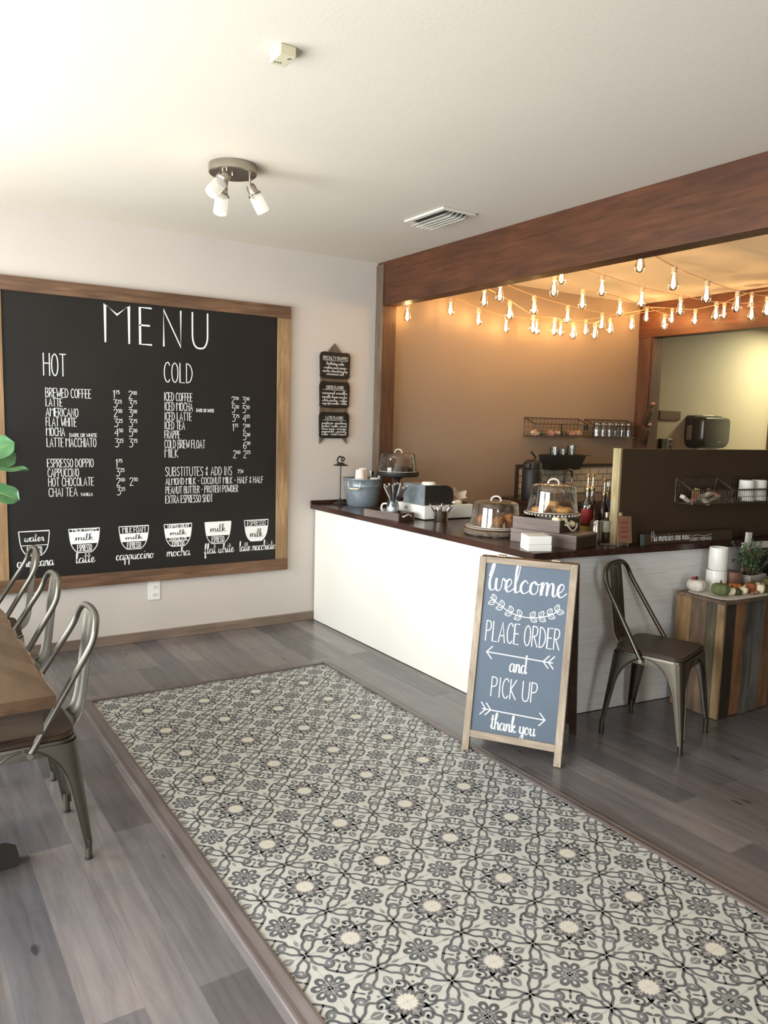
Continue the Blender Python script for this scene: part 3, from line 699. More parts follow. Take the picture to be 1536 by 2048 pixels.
for a in ((-.118, .118, -.195, -.17), (-.118, .118, .17, .195), (-.118, -.088, -.17, .17), (.088, .118, -.17, .17)): bx(bm, a[0], a[1], a[2], a[3], -.012, -.001, bev=.002)
obj('frame', bm, M_vent, av)
bm = BM(); bx(bm, -.088, .088, -.17, .17, -.003, -.0015); obj('duct_backing', bm, M_black, av)
for k in range(5):
    bm = BM(); bx(bm, -.021, .021, -.168, .168, -.0012, .0012, Matrix.Translation((-.066+.033*k, 0, -.022)) @ Matrix.Rotation(-.75 if k else -.5, 4, 'Y'))
    obj('louvre', bm, M_vent, av)
sb = thing('smoke_detector', 'small beige sensor box on the ceiling', 'detector', (-2.110, -2.748, H))
Mb = mat('aged beige plastic', srgb(204, 196, 166), .5, var=.05)
bm = BM(); bx(bm, -.028, .028, -.043, .043, -.034, -.001, bev=.003); obj('housing', bm, Mb, sb)
for p in ((-.018, .022), (-.008, .020), (.000, .018), (.010, -.020), (.015, -.026)):
    bm = BM(); bx(bm, p[0]-.0018, p[0]+.0018, p[1]-.004, p[1]+.004, -.0352, -.0342); obj('vent_slot', bm, M_black, sb)
# ------------------------------------------------------------------ service counter
WA = math.atan2(-.113, .9936)                    # the short wing runs a few degrees off square
cb = thing('counter_base', 'white panelled counter base under the dark wooden top', 'counter', (-.52, -2.39, 0))
def siding_mat():
    m, nt, b = _m('white painted plywood siding'); N = nt.nodes.new; L = nt.links.new
    tc = N('ShaderNodeTexCoord'); mp = N('ShaderNodeMapping'); mp.inputs['Scale'].default_value = (1.2, 1.2, 40); L(tc.outputs['Object'], mp.inputs['Vector'])
    nz = N('ShaderNodeTexNoise'); nz.inputs['Scale'].default_value = 2.5; nz.inputs['Detail'].default_value = 7; nz.inputs['Distortion'].default_value = 1.2; L(mp.outputs['Vector'], nz.inputs['Vector'])
    rp = N('ShaderNodeValToRGB'); rp.color_ramp.elements[0].position = .33; rp.color_ramp.elements[0].color = col(srgb(218, 216, 212)); rp.color_ramp.elements[1].position = .55; rp.color_ramp.elements[1].color = col(srgb(234, 232, 229))
    L(nz.outputs['Fac'], rp.inputs['Fac']); L(rp.outputs['Color'], b.inputs['Base Color']); b.inputs['Roughness'].default_value = .6
    bp = N('ShaderNodeBump'); bp.inputs['Strength'].default_value = .25; bp.inputs['Distance'].default_value = .003; L(nz.outputs['Fac'], bp.inputs['Height']); L(bp.outputs['Normal'], b.inputs['Normal'])
    return m
M_siding = siding_mat()
bm = BM(); bx(bm, 0, .018, .02, 2.372, .004, .864, bev=.001); obj('front_panel', bm, M_whitew, cb)
bm = BM(); prism(bm, [(.019, .02), (.02, -.0), (2.6, -.295), (2.6, .4), (1.0, .62), (1.0, 2.375), (.019, 2.375)], .004, .864); obj('wing_panel', bm, M_siding, cb)
ct = thing('countertop', 'dark walnut L shaped countertop with glossy surface on white base', 'countertop', (-.56, -2.425, .865))
bm = BM(); prism(bm, [(0, 0), (2.76, -.314), (2.76, .48), (1.06, .68), (1.06, 2.415), (0, 2.415)], 0, .035)
bmesh.ops.bevel(bm, geom=[e for e in bm.edges], offset=.003, segments=2, affect='EDGES')
obj('slab', bm, M_ctop, ct)
bm = BM(); bx(bm, .0, .9, 2.396, 2.416, .036, .062, bev=.002); obj('wall_upstand', bm, M_ctop, ct)
CT = .9005
# black partition board standing on the wing
pb = thing('partition_board', 'tall black brown board standing on the counter wing, raw wood edge on its left end', 'partition', (.078, -2.395, CT), WA)
bm = BM(); bx(bm, .004, 2.1, 0, .045, 0, .522, bev=.002); obj('board', bm, M_blackp, pb)
M_raw = wood('raw pine edge', srgb(150, 132, 92), srgb(206, 190, 148), 2, 3, 12, .7, .3, c3=srgb(120, 100, 66))
bm = BM(); bx(bm, -.010, .0035, -.001, .055, 0, .523, bev=.001); obj('edge_board', bm, M_raw, pb)
ms = thing('scripture_plaque', 'low black plaque with white script leaning on the partition board', 'plaque', (.192, -2.477, CT), WA, rot=(-.10, 0, WA))
bm = BM(); bx(bm, 0, .70, 0, .012, 0, .060, bev=.0015); obj('plaque_board', bm, M_blackp, ms)
bm = BM(); bx(bm, -.004, .014, -.001, .0125, 0, .060); obj('painted_end', bm, mat('slate blue paint', srgb(70, 84, 84), .6), ms)
ft = lambda P: Vector((P.x, -.0008, P.y))
bm = BM(); write(bm, 'His mercies are new', .065, .018, .055, ft, .29, .0028, True, .5); write(bm, 'EVERY MORNING', .362, .008, .017, ft, .165, .0022)
ribbon(bm, [(p.x, p.y) for p in smooth_pts([(.37, .034, 0), (.42, .040, 0), (.47, .032, 0), (.53, .042, 0)], 5)], .0018, ft)
obj('lettering', bm, M_white, ms)

# -- things on the long run of the counter
hs = thing('ticket_holder', 'thin black metal stand with disc top and curled hook beside the bucket', 'stand', (-.36, -.115, CT))
bm = BM(); lathe(bm, [(0, 0), (.054, 0), (.056, .008), (.042, .016), (.016, .026), (.010, .040), (.004, .045)], 28); obj('base', bm, M_black, hs, True)
bm = BM(); cyl(bm, (0, 0, .04), (0, 0, .30), .004, seg=10); obj('rod', bm, M_black, hs, True)
bm = BM(); lathe(bm, [(0, .297), (.055, .294), (.058, .298), (.035, .306), (.015, .318), (0, .320)], 28); obj('disc', bm, M_black, hs, True)
bm = BM(); tube(bm, smooth_pts([(-.022, 0, .314), (-.03, 0, .34), (-.012, 0, .362), (.008, 0, .355), (.006, 0, .335), (.022, .0, .33), (.03, 0, .348), (.016, 0, .36)], 5), .006, 8); obj('hook', bm, M_black, hs, True)
bk = thing('metal_bucket', 'galvanised steel bucket with wooden grip handle holding paper cups', 'bucket', (-.235, -.235, CT))
bm = BM()
lathe(bm, [(0, .004), (.108, .004), (.112, 0), (.116, .004), (.132, .1), (.1395, .145), (.142, .150), (.1405, .155), (.150, .2), (.154, .204), (.153, .209), (.148, .206), (.130, .1), (.112, .010), (0, .010)], 48)
obj('pail', bm, M_galv, bk, True)
bm = BM()
hd = Vector((-.80, -.60, 0)); sd = Vector((.60, -.80, 0))
tube(bm, smooth_pts([hd*.145+sd*.036+Vector((0, 0, .185)), hd*.166+sd*.046+Vector((0, 0, .19)), hd*.172+sd*.046+Vector((0, 0, .165)), hd*.170+sd*.034+Vector((0, 0, .138)), hd*.170-sd*.034+Vector((0, 0, .138)), hd*.172-sd*.046+Vector((0, 0, .165)), hd*.166-sd*.046+Vector((0, 0, .19)), hd*.145-sd*.036+Vector((0, 0, .185))], 4), .0032, 8)
hn = obj('handle', bm, mat('cream handle wire', srgb(206, 204, 188), .4, .3), bk, True)
bm = BM(); cyl(bm, hd*.170+sd*.032+Vector((0, 0, .138)), hd*.170-sd*.032+Vector((0, 0, .138)), .0075, seg=12); obj('grip', bm, mat('pale wooden grip', srgb(222, 206, 172), .5), hn, True)
M_cup = mat('white paper cup', srgb(232, 222, 212), .6, var=.02)
def paper_cup(name, label, loc, rx=0, ry=0, h=.09, group='paper cups in the bucket'):
    t = thing(name, label, 'cup', loc, group=group, rot=(rx, ry, 0))
    bm = BM(); lathe(bm, [(0, h-.004), (.028, h-.004), (.030, h), (.032, h-.004), (.041, .004), (.0435, .001), (.0435, -.002), (.040, 0), (.030, h-.008), (0, h-.008)], 28); obj('cup_wall', bm, M_cup, t, True)
paper_cup('paper_cup', 'white paper cup upside down at the left front of the bucket', (-.285, -.275, 1.0845))
paper_cup('paper_cup', 'white paper cup upside down just behind the front left cup', (-.225, -.215, 1.09))
bm = BM(); lathe(bm, [(0, .022), (.040, .022), (.043, .018), (.046, .006), (.048, 0), (.045, 0), (.040, .016), (0, .017)], 28)
tag(obj('cup_lid', bm, M_paperw, None, True, loc=(-.170, -.312, 1.092)), 'white plastic cup lid lying at the bucket rim', 'lid')
for i, (x, y, rz) in enumerate(((-.118, -.268, .2), (-.132, -.165, -.3))):
    bm = BM(); lathe(bm, [(.030, 0), (.031, .002), (.040, .075), (.042, .078), (.040, .079), (.029, .003), (0, .002)], 24)
    tag(obj('plastic_cup', bm, M_jar, None, True, loc=(x, y, 1.072), rot=(.25*rz, .3 if i == 0 else -.1, 0)), ('clear plastic cup at the right front of the bucket', 'clear plastic cup at the back of the bucket')[i], 'cup', 'clear cups in the bucket')
# black pedestal cake stand with dome and brownies
ks = thing('cake_stand', 'tall black pedestal cake stand behind the bucket', 'cake stand', (-.005, -.36, CT))
bm = BM(); lathe(bm, [(0, .252), (.150, .252), (.158, .262), (.160, .262), (.160, .236), (.154, .228), (.06, .222), (.03, .21), (0, .21)], 48); obj('plate', bm, M_black, ks, True)
bm = BM(); lathe(bm, [(.03, .212), (.016, .19), (.012, .165), (.022, .15), (.013, .135), (.012, .085), (.020, .07), (.013, .055), (.016, .035), (.030, .022)], 24); obj('stem', bm, M_black, ks, True)
bm = BM(); lathe(bm, [(0, 0), (.085, 0), (.088, .006), (.07, .014), (.03, .024), (0, .024)], 32); obj('foot', bm, M_black, ks, True)
M_knob = mat('clear shiny knob plastic', srgb(226, 220, 208), .12, .3, var=.03)
def dome(label, loc, r, h, flare=.012):
    d = thing('cake_dome', label, 'cake dome', loc)
    bm = BM(); lathe(bm, [(r+flare, 0), (r+flare*.9, .004), (r-.002, h*.72), (r-.006, h*.90), (r-.012, h*.945), (r*.72, h*.985), (r*.3, h), (0, h)], 56); obj('dome_cover', bm, M_glass, d, True)
    bm = BM(); tube(bm, [(r+flare, 0, .003)]+[((r+flare)*math.cos(2*PI*i/48), (r+flare)*math.sin(2*PI*i/48), .003) for i in range(1, 48)], .0022, 6, True); obj('rim', bm, M_knob, d, True)
    bm = BM(); tube(bm, smooth_pts([(-.030, 0, h-.003), (-.022, 0, h+.016), (0, 0, h+.024), (.022, 0, h+.016), (.030, 0, h-.003)], 5), .0055, 8); obj('handle', bm, M_knob, d, True, rot=(0, 0, -.9))
dome('clear cake dome over brownies on the tall black stand', (-.005, -.36, CT+.2625), .134, .142)
k = 0
for i in range(16):
    a = i*2.4; r = .025+.0225*math.sqrt(i)
    if r > .105: r = .105
    bm = BM(); s = .021+.004*(i % 3)
    box(bm, (0, 0, .019), (s*2, s*1.7, .036), bev=.004)
    for v in bm.verts: v.co += Vector((random.uniform(-.003, .003), random.uniform(-.003, .003), random.uniform(-.002, .006) if v.co.z > .02 else 0))
    x, y = ((i % 4)-1.5)*.050, ((i//4)-1.5)*.047
    tag(obj('brownie', bm, M_choc, loc=(-.005+x, -.36+y, CT+.2525), rot=(0, 0, a*.1)), 'dark chocolate brownie square under the dome on the black stand', 'brownie', 'brownies on the black stand')
bm = BM(); bx(bm, -.017, .017, -.001, .001, 0, .042)
tag(obj('price_card', bm, M_paperw, loc=(-.108, -.405, CT+.2525), rot=(0, 0, -.7)), 'tiny white card among the brownies on the black stand', 'card')
# long tray with rope handle, jar of straws
def crate(name, label, cat, loc, rz, L, Wd, h, t, rope=True, closed=False, sag=.03, group=None):
    """open wooden tray: length along local y, width along local x, near end at y=0"""
    c = thing(name, label, cat, loc, rz, group)
    if closed:
        bm = BM(); bx(bm, 0, Wd, 0, L, h-t, h, bev=.001); obj('top_board', bm, M_tray, c)
        zt = h-t-.0005
    else:
        bm = BM(); bx(bm, t, Wd-t, t, L-t, 0, t); obj('bottom_board', bm, M_tray, c); zt = h
    for x in (0, Wd-t):
        bm = BM(); bx(bm, x, x+t, 0, L, 0, zt, bev=.001); obj('side_board', bm, M_tray, c)
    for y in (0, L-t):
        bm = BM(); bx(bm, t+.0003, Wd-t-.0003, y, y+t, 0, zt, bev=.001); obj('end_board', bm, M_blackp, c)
    if rope:
        bm = BM(); P = [(Wd*.25, .004, h*.62), (Wd*.27, -.012, h*.6), (Wd*.38, -.018, h*.62-sag*.7), (Wd*.5, -.019, h*.62-sag), (Wd*.62, -.018, h*.62-sag*.7), (Wd*.73, -.012, h*.6), (Wd*.75, .004, h*.62)]
        tube(bm, smooth_pts(P, 5), .0045, 8); obj('rope_handle', bm, M_rope, c, True)
    return c
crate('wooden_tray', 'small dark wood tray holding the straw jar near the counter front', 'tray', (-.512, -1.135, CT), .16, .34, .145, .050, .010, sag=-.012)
jm = thing('mason_jar', 'clear mason jar mug full of wrapped straws in the wooden tray', 'jar', (-.445, -.965, CT+.011))
bm = BM(); lathe(bm, [(0, .002), (.036, .002), (.040, .008), (.042, .02), (.042, .075), (.036, .088), (.034, .096), (.0365, .100), (.0365, .110), (.034, .112), (.032, .106), (.032, .09), (.039, .072), (.039, .012), (0, .008)], 32); obj('glass_body', bm, M_jar, jm, True)
bm = BM(); hx = Vector((-.75, .66, 0)); tube(bm, smooth_pts([hx*.038+Vector((0, 0, .085)), hx*.066+Vector((0, 0, .08)), hx*.074+Vector((0, 0, .055)), hx*.062+Vector((0, 0, .03)), hx*.040+Vector((0, 0, .026))], 5), .006, 8)
obj('handle', bm, mat('milky glass handle', srgb(228, 232, 230), .15, var=.03), jm, True)
bm = BM(); lathe(bm, [(.039, .014), (.0395, .03), (.039, .068), (.030, .07), (0, .07), ], 28); lathe(bm, [(0, .012), (.039, .014)], 28)
M_foam = mat('pale ice glass', srgb(214, 220, 222), .35, var=.15, scale=40)
obj('paper_liner', bm, M_foam, jm, True)
M_straw = mat('black straw', srgb(40, 42, 46), .45, var=.15); M_strawp = mat('straw wrapper paper', srgb(168, 160, 152), .7, var=.08)
for i in range(14):
    a = i*2.399; r = .018*math.sqrt((i+.5)/14); tx = -.075+.150*(i/13) + random.uniform(-.01, .01)
    base = Vector((-.445+r*math.cos(a), -.965+r*math.sin(a), CT+.084)); tip = base+Vector((tx*.75, -tx*.62+random.uniform(-.02, .02), .155-abs(tx)*.35+random.uniform(-.012, .01)))
    st = thing('drinking_straw', 'paper wrapped dark straw fanned out in the mason jar mug', 'straw', base, group='straws in the mason jar mug')
    bm = BM(); tube(bm, [Vector((0, 0, 0)), (tip-base)*.94], .0052, 8); obj('shaft', bm, M_straw if i % 5 else M_strawp, st, True)
    bm = BM(); tube(bm, [(tip-base)*.92, tip-base], .0060, 8); obj('wrapper_end', bm, M_strawp, st, True)
# white cash drawer, galvanised box on it
wb = thing('cash_drawer', 'long white metal cash drawer on the counter under the galvanised box', 'cash drawer', (-.318, -1.150, CT), -.03)
bm = BM(); bx(bm, 0, .40, .0, .33, .006, .092, bev=.003); obj('case', bm, M_paperw, wb)
bm = BM(); bx(bm, .01, .39, .01, .32, .0, .0058); obj('feet', bm, M_black, wb)
bm = BM()
for y in (.205, .232): bx(bm, -.0012, .0004, y, y+.006, .055, .072)
bx(bm, -.0012, .0004, .218, .224, .058, .070); obj('lock_marks', bm, M_black, wb)
tb = thing('bread_bin', 'galvanised box with rounded lid and black end panel on the white drawer', 'box', (-.285, -1.112, CT+.0925), -.03)
prof = [(0, 0), (.225, 0), (.225, .075)] + [(.225-.075+.075*math.cos(a), .075+.055*math.sin(a)) for a in [PI/2*i/7 for i in range(1, 8)]] + [(0, .130)]
bm = BM(); prism(bm, prof, -.27, -.0105, Matrix.Rotation(PI/2, 4, 'X')); obj('tin_body', bm, M_galv, tb)
bm = BM(); prism(bm, prof, -.010, 0, Matrix.Rotation(PI/2, 4, 'X')); obj('end_panel', bm, M_black, tb)
bm = BM(); lathe(bm, [(0, .018), (.041, .018), (.044, .014), (.047, .003), (.047, 0), (0, 0)], 28)
tag(obj('cup_lid', bm, M_paperw, None, True, loc=(-.215, -1.045, CT+.2235)), 'white cup lid on top of the galvanised box', 'lid')
for i, (x, y, z, rx, ry, rz, lab) in enumerate(((-.20, -.826, 1.042, .08, .35, .1, 'crumpled cream paper sheet sticking up behind the straws'), (.005, -1.09, 1.055, .9, .2, -.3, 'folded cream paper hanging behind the black end panel'))):
    bm = BM(); n = 7; g = [[bm.verts.new((.06*(u/(n-1)-.5)*2*.8, .05*(v/(n-1)-.5)*2*.7, .02*math.sin(u*1.1+i)+.012*math.cos(v*1.3))) for v in range(n)] for u in range(n)]
    for u in range(n-1):
        for v in range(n-1): bm.faces.new((g[u][v], g[u+1][v], g[u+1][v+1], g[u][v+1]))
    bmesh.ops.solidify(bm, geom=bm.faces[:], thickness=.0015)
    tag(obj('paper_sheet', bm, M_cup, None, True, loc=(x, y, z), rot=(rx, ry, rz)), lab, 'paper')
bm = BM(); vs = ball(bm, (0, 0, .014), .03, (1.3, .8, .45), 3)
for v in bm.verts: v.co += v.normal*.004*math.sin(90*v.co.x+60*v.co.y)
tag(obj('cloth', bm, M_cup, None, True, loc=(-.03, -1.115, CT+.093)), 'small crumpled cream cloth on the white drawer', 'cloth')
bm = BM(); tube(bm, [(0, 0, .008), (.045, .01, .008)], .008, 8); tag(obj('marker', bm, M_black, None, True, loc=(.025, -1.115, CT+.0925)), 'black marker lying on the white drawer', 'marker')
pp = thing('pen_pot', 'small grey metal pot of pens in front of the white drawer', 'pen pot', (-.232, -1.215, CT))
bm = BM(); lathe(bm, [(0, 0), (.043, 0), (.045, .003), (.0475, .066), (.049, .069), (.0465, .070), (.044, .01), (0, .008)], 32); obj('pot', bm, M_steel, pp, True)
bm = BM(); bx(bm, -.014, .014, -.0495, -.0455, .030, .036); obj('label_mark', bm, M_black, pp, rot=(0, 0, -.6))
for i, (dx, dy, mtl, lab) in enumerate(((-.05, .035, M_black, 'black pen leaning left out of the grey pot'), (-.012, .02, M_paperw, 'white pen standing left of centre in the grey pot'), (.0, -.01, M_black, 'black pen standing upright in the grey pot'), (.02, .0, M_paperw, 'white pen right of centre in the grey pot'), (.045, -.03, M_paperw, 'white pen leaning right out of the grey pot'), (.058, -.038, M_black, 'black pen leaning furthest right out of the grey pot'))):
    pn = thing('pen', lab, 'pen', (-.232+.018*(i-2.5)/2.5, -1.215, CT+.012), group='pens in the grey pot')
    tip = Vector((dx, dy, .105-.1*abs(dx)))
    bm = BM(); cyl(bm, (0, 0, 0), tip*.8, .0045, seg=10); obj('barrel', bm, mtl, pn, True)
    bm = BM(); cyl(bm, tip*.8, tip, .0048, .003, seg=10); obj('cap', bm, M_black if mtl is M_paperw else M_steel, pn, True)
# wood slice with muffin plate and dome
sx_, sy_ = -.287, -1.80
bark = mat('rough tree bark', srgb(104, 92, 80), .9, var=.5, scale=60, bump=.9); face = mat('cut wood face', srgb(170, 142, 108), .7, var=.15, scale=14)
ws = thing('wood_slice', 'round bark edged tree slice under the muffin plate', 'board', (sx_, sy_, CT))
bm = BM(); lathe(bm, [(.164, .001), (.173, .008), (.171, .019), (.165, .025)], 72, ripple=lambda a, z: 1+.015*math.sin(9*a)+.012*math.sin(23*a)+.01*math.sin(47*a+60*z)); obj('bark_rim', bm, bark, ws, True)
bm = BM(); lathe(bm, [(0, .0255), (.163, .0255), (.163, .001), (0, .001)], 72); obj('cut_face', bm, face, ws, True)
bm = BM(); lathe(bm, [(0, .004), (.13, .004), (.165, .009), (.172, .014), (.173, .017), (.165, .015), (.13, .010), (0, .010)], 56)
tag(obj('plate', bm, mat('grey white plate glaze', srgb(196, 190, 182), .3, var=.03), None, True, loc=(sx_+.018, sy_+.012, CT+.0262)), 'round pale plate on the wood slice', 'plate')
dome('clear cake dome with shiny handle over muffins on the wood slice', (sx_+.026, sy_+.018, CT+.0425), .138, .150)
for i, (dx, dy, s) in enumerate(((.052, -.075, 1.0), (-.075, .03, .85), (-.03, -.06, .8))):
    mf = thing('muffin', ('large crumb topped muffin at the right under the muffin dome', 'muffin at the left under the muffin dome', 'muffin at the front under the muffin dome')[i], 'muffin', (sx_+.026+dx, sy_+.018+dy, CT+.0365), group='muffins under the dome')
    bm = BM(); lathe(bm, [(0, 0), (.028*s, 0), (.036*s, .04*s), (.034*s, .042*s), (0, .04*s)], 24, ripple=lambda a, z: 1+.02*math.sin(16*a)); obj('paper_case', bm, mat('brown muffin case', srgb(110, 78, 52), .8), mf, True)
    bm = BM(); ball(bm, (0, 0, .05*s), .042*s, (1, 1, .72), 4)
    for v in bm.verts: v.co += v.co.normalized()*random.uniform(-.004, .006)
    obj('crumb_top', bm, M_muff, mf, True)
# napkin stack
nb = thing('napkin_stack', 'stack of white paper napkins at the front corner of the counter', 'napkins', (-.548, -2.368, CT), -.42)
bm = BM(); bx(bm, 0, .125, 0, .125, 0, .034, bev=.003); obj('lower_stack', bm, M_paperw, nb)
bm = BM(); bx(bm, .001, .124, .001, .124, .0345, .078, bev=.004); obj('upper_stack', bm, M_paperw, nb)
# two stacked crates with the donut stand
K0 = Vector((-.281, -2.437, 0))
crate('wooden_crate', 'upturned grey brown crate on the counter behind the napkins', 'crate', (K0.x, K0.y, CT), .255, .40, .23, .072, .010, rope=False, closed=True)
KU = Vector((-.296, -2.330, CT+.0725))
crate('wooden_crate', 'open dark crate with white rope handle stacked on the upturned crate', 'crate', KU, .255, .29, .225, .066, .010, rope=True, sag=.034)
gx, gy = -.213, -2.190
gs = thing('glass_cake_stand', 'clear glass footed cake stand in the upper wooden crate', 'cake stand', (gx, gy, CT+.0835))
bm = BM(); lathe(bm, [(0, .0), (.045, .0), (.05, .004), (.03, .02), (.018, .04), (.02, .055), (.06, .068), (.13, .074), (.146, .076), (.148, .084), (.144, .085), (.13, .080), (0, .078)], 48); obj('pedestal', bm, M_jar, gs, True)
bm = BM()
for i in range(44): 
    a = 2*PI*i/44; ball(bm, (.147*math.cos(a), .147*math.sin(a), .078), .0062, sub=1)
obj('beaded_rim', bm, M_knob, gs, True)
dz = CT+.0835+.0815
dome('clear cake dome over donuts on the glass footed stand', (gx, gy, dz+.0045), .126, .155)
for i, (dx, dy, z, lab) in enumerate(((-.06, .035, 0, 'golden donut at the left under the donut dome'), (.045, -.045, 0, 'golden donut at the front under the donut dome'), (.06, .035, 0, 'golden donut at the right under the donut dome'), (-.005, .012, .034, 'golden donut lying on top of the other donuts'))):
    bm = BM(); n = 28; pts = [(.030*math.cos(2*PI*j/n), .030*math.sin(2*PI*j/n), 0) for j in range(n)]
    tube(bm, pts, .0165, 12, True)
    tag(obj('donut', bm, M_donut, None, True, loc=(gx+dx, gy+dy, dz+.0135+z), rot=(0, .15 if z else 0, 0)), lab, 'donut', 'donuts under the dome')
M_crois = mat('pale pastry bag', srgb(226, 208, 176), .6, var=.10, scale=40, bump=.4)
bm = BM(); ball(bm, (0, 0, 0), .04, (1.5, .75, .62), 4); ball(bm, (.055, -.012, -.012), .032, (1.3, .8, .55), 4); tube(bm, [(.08, -.015, -.012), (.11, -.02, -.016)], .004, 6)
for v in bm.verts: v.co += v.normal*.004*math.sin(110*v.co.x+50*v.co.z)
tag(obj('pastry_bag', bm, M_crois, None, True, loc=(KU.x+.050, KU.y+.042, CT+.0725+.062), rot=(0, .12, .1)), 'crumpled cream pastry bag at the front of the upper crate', 'bag')
# syrup bottles with pumps
def bottle(label, x, y, r, h, mtl, pump=True, lab=None, capm=None, ph=.36, lz=(.3, .62), lab2=None):
    t = thing('syrup_bottle', label, 'bottle', (x, y, CT), group='bottles beside the partition board')
    bm = BM(); lathe(bm, [(0, 0), (r*.95, 0), (r, .006), (r, h*.66), (r*.92, h*.74), (r*.42, h*.86), (r*.36, h*.9), (r*.36, h), (0, h)], 28); obj('bottle_body', bm, mtl, t, True)
    if lab:
        bm = BM(); lathe(bm, [(r+.0008, h*lz[0]), (r+.0008, h*lz[1])], 28); obj('label_band', bm, lab, t, True)
    if lab2:
        bm = BM(); lathe(bm, [(r+.0009, h*.08), (r+.0009, h*.24)], 28); obj('label_band', bm, lab2, t, True)
    if pump:
        bm = BM(); lathe(bm, [(r*.42, h), (r*.46, h+.004), (r*.46, h+.022), (r*.3, h+.028), (.006, h+.03), (.005, ph-.02), (.009, ph-.016), (.010, ph-.002), (0, ph)], 18)
        tube(bm, smooth_pts([(0, 0, ph-.008), (-.02, -.012, ph-.006), (-.038, -.024, ph-.02)], 4), .0045, 8); obj('pump', bm, M_brass, t, True)
    else:
        bm = BM(); lathe(bm, [(r*.42, h-.012), (r*.44, h+.012), (0, h+.013)], 18); obj('cap', bm, capm or M_paperw, t, True)
    return t
M_syr = clear('clear syrup', (.86, .80, .70), .03, .3, .9); M_dk = mat('dark brown syrup', srgb(48, 32, 24), .12, var=.1)
M_red = mat('red label', srgb(150, 38, 34), .5, var=.2, scale=40); M_yel = mat('yellow label', srgb(206, 176, 90), .5); M_blu = mat('blue label', srgb(84, 118, 176), .5, var=.3, scale=30); M_grl = mat('grey green label', srgb(128, 124, 104), .5, var=.2, scale=60)
bottle('pump bottle with a red and yellow label, leftmost of the bottles', .160, -2.095, .034, .26, M_syr, True, M_red, ph=.365, lab2=M_yel)
bottle('clear syrup bottle with gold pump right of the red label bottle', .222, -2.075, .033, .26, M_syr, True, ph=.362)
bottle('syrup bottle with a gold pump beside the blue label bottle', .262, -2.13, .031, .23, M_dk, True, ph=.338)
bottle('clear bottle with a blue and white label and white cap', .330, -2.10, .030, .30, M_syr, False, M_blu, M_paperw, lz=(.38, .66))
bottle('short dark bottle with grey label in front of the pump bottles', .075, -2.320, .032, .155, M_dk, False, M_grl, M_steel, lz=(.4, .8))
mp_ = thing('milk_pitcher', 'tall steel frothing pitcher in front of the pump bottles', 'pitcher', (.015, -2.300, CT))
bm = BM(); lathe(bm, [(0, 0), (.036, 0), (.038, .004), (.036, .05), (.03, .09), (.032, .12), (.030, .12), (.028, .09), (.034, .05), (.034, .006), (0, .006)], 28); obj('vessel', bm, M_steel, mp_, True)
bm = BM(); tube(bm, smooth_pts([(-.028, -.018, .108), (-.052, -.03, .10), (-.054, -.032, .05), (-.034, -.02, .03)], 5), .0035, 8); obj('handle', bm, M_steel, mp_, True)
bm = BM(); tube(bm, smooth_pts([(0, 0, .004), (.05, -.03, .004), (.09, -.065, .004), (.15, -.07, .004), (.17, -.04, .004)], 6), .0035, 8)
tag(obj('rope_end', bm, M_tray, None, True, loc=(-.02, -2.365, CT)), 'loose grey cord lying on the counter before the bottles', 'cord')
# little recipe card on an easel
ea = thing('card_easel', 'small brown wooden easel before the end of the partition board', 'easel', (.038, -2.457, CT), -.12)
M_kraft = wood('brown easel wood', srgb(112, 86, 60), srgb(150, 120, 88), 2, 5, 12, .6, .2)
for s in (-1, 1):
    bm = BM(); tube(bm, [(s*.034, -.016, .003), (s*.012, .012, .165)], .0035, 6); obj('leg', bm, M_kraft, ea)
bm = BM(); tube(bm, [(0, .038, .003), (0, .016, .165)], .0035, 6); obj('leg', bm, M_kraft, ea)
bm = BM(); bx(bm, -.045, .045, -.034, -.014, .022, .026); obj('ledge', bm, M_kraft, ea)
bm = BM(); bx(bm, -.006, .006, .008, .018, .160, .182); obj('top_block', bm, M_raw, ea)
cd = thing('recipe_card', 'tilted brown card with red writing on the small easel', 'card', (.038, -2.457, CT), -.12)
cm = Matrix.Translation((0, -.0265, .0268)) @ Matrix.Rotation(-.17, 4, 'X') @ Matrix.Rotation(.05, 4, 'Y')
bm = BM(); bx(bm, -.050, .050, -.004, 0, 0, .140, cm, bev=.001); obj('card_board', bm, mat('kraft card', srgb(132, 98, 74), .7, var=.14, scale=30), cd)
bm = BM()
for z, wd, h in ((.098, .05, .012), (.074, .062, .012), (.050, .064, .014), (.024, .058, .013)):
    for j in range(5):
        x = -wd/2+wd*j/5
        ribbon(bm, [(p.x, p.y) for p in smooth_pts([(x, z, 0), (x+wd*.05, z+h, 0), (x+wd*.1, z+h*.2, 0), (x+wd*.16, z+h*.8, 0)], 4)], .0028, lambda P: cm @ Vector((P.x, -.0048, P.y)))
obj('red_writing', bm, mat('red ink', srgb(158, 62, 48), .6), cd)
# ------------------------------------------------------------------ kitchen wall behind the counter
bs = struct('wall_backsplash', (lambda b: (bx(b, 1.535, 3.035, -.012, -.001, .905, 1.15), b)[1])(BM()), tile_wall_mat())
bm = BM(); bx(bm, 1.505, 1.534, -.02, -.001, .905, 1.18); bx(bm, 1.534, 3.035, -.02, -.001, 1.151, 1.18); struct('trim_10', bm, mat('dark tile edge trim', srgb(62, 44, 34), .5))
kb = thing('back_counter', 'dark counter along the kitchen wall below the tiles', 'counter', (2.27, -.3, 0))
bm = BM(); bx(bm, -.99, .78, -.32, .297, .862, .9, bev=.003); obj('worktop', bm, M_ctop, kb)
bm = BM(); bx(bm, -.95, .76, -.28, .297, .001, .861); obj('cabinet', bm, M_blackp, kb)
ap = thing('airpot', 'black pump coffee airpot with lever on the kitchen counter', 'airpot', (1.43, -.30, .9005), .35)
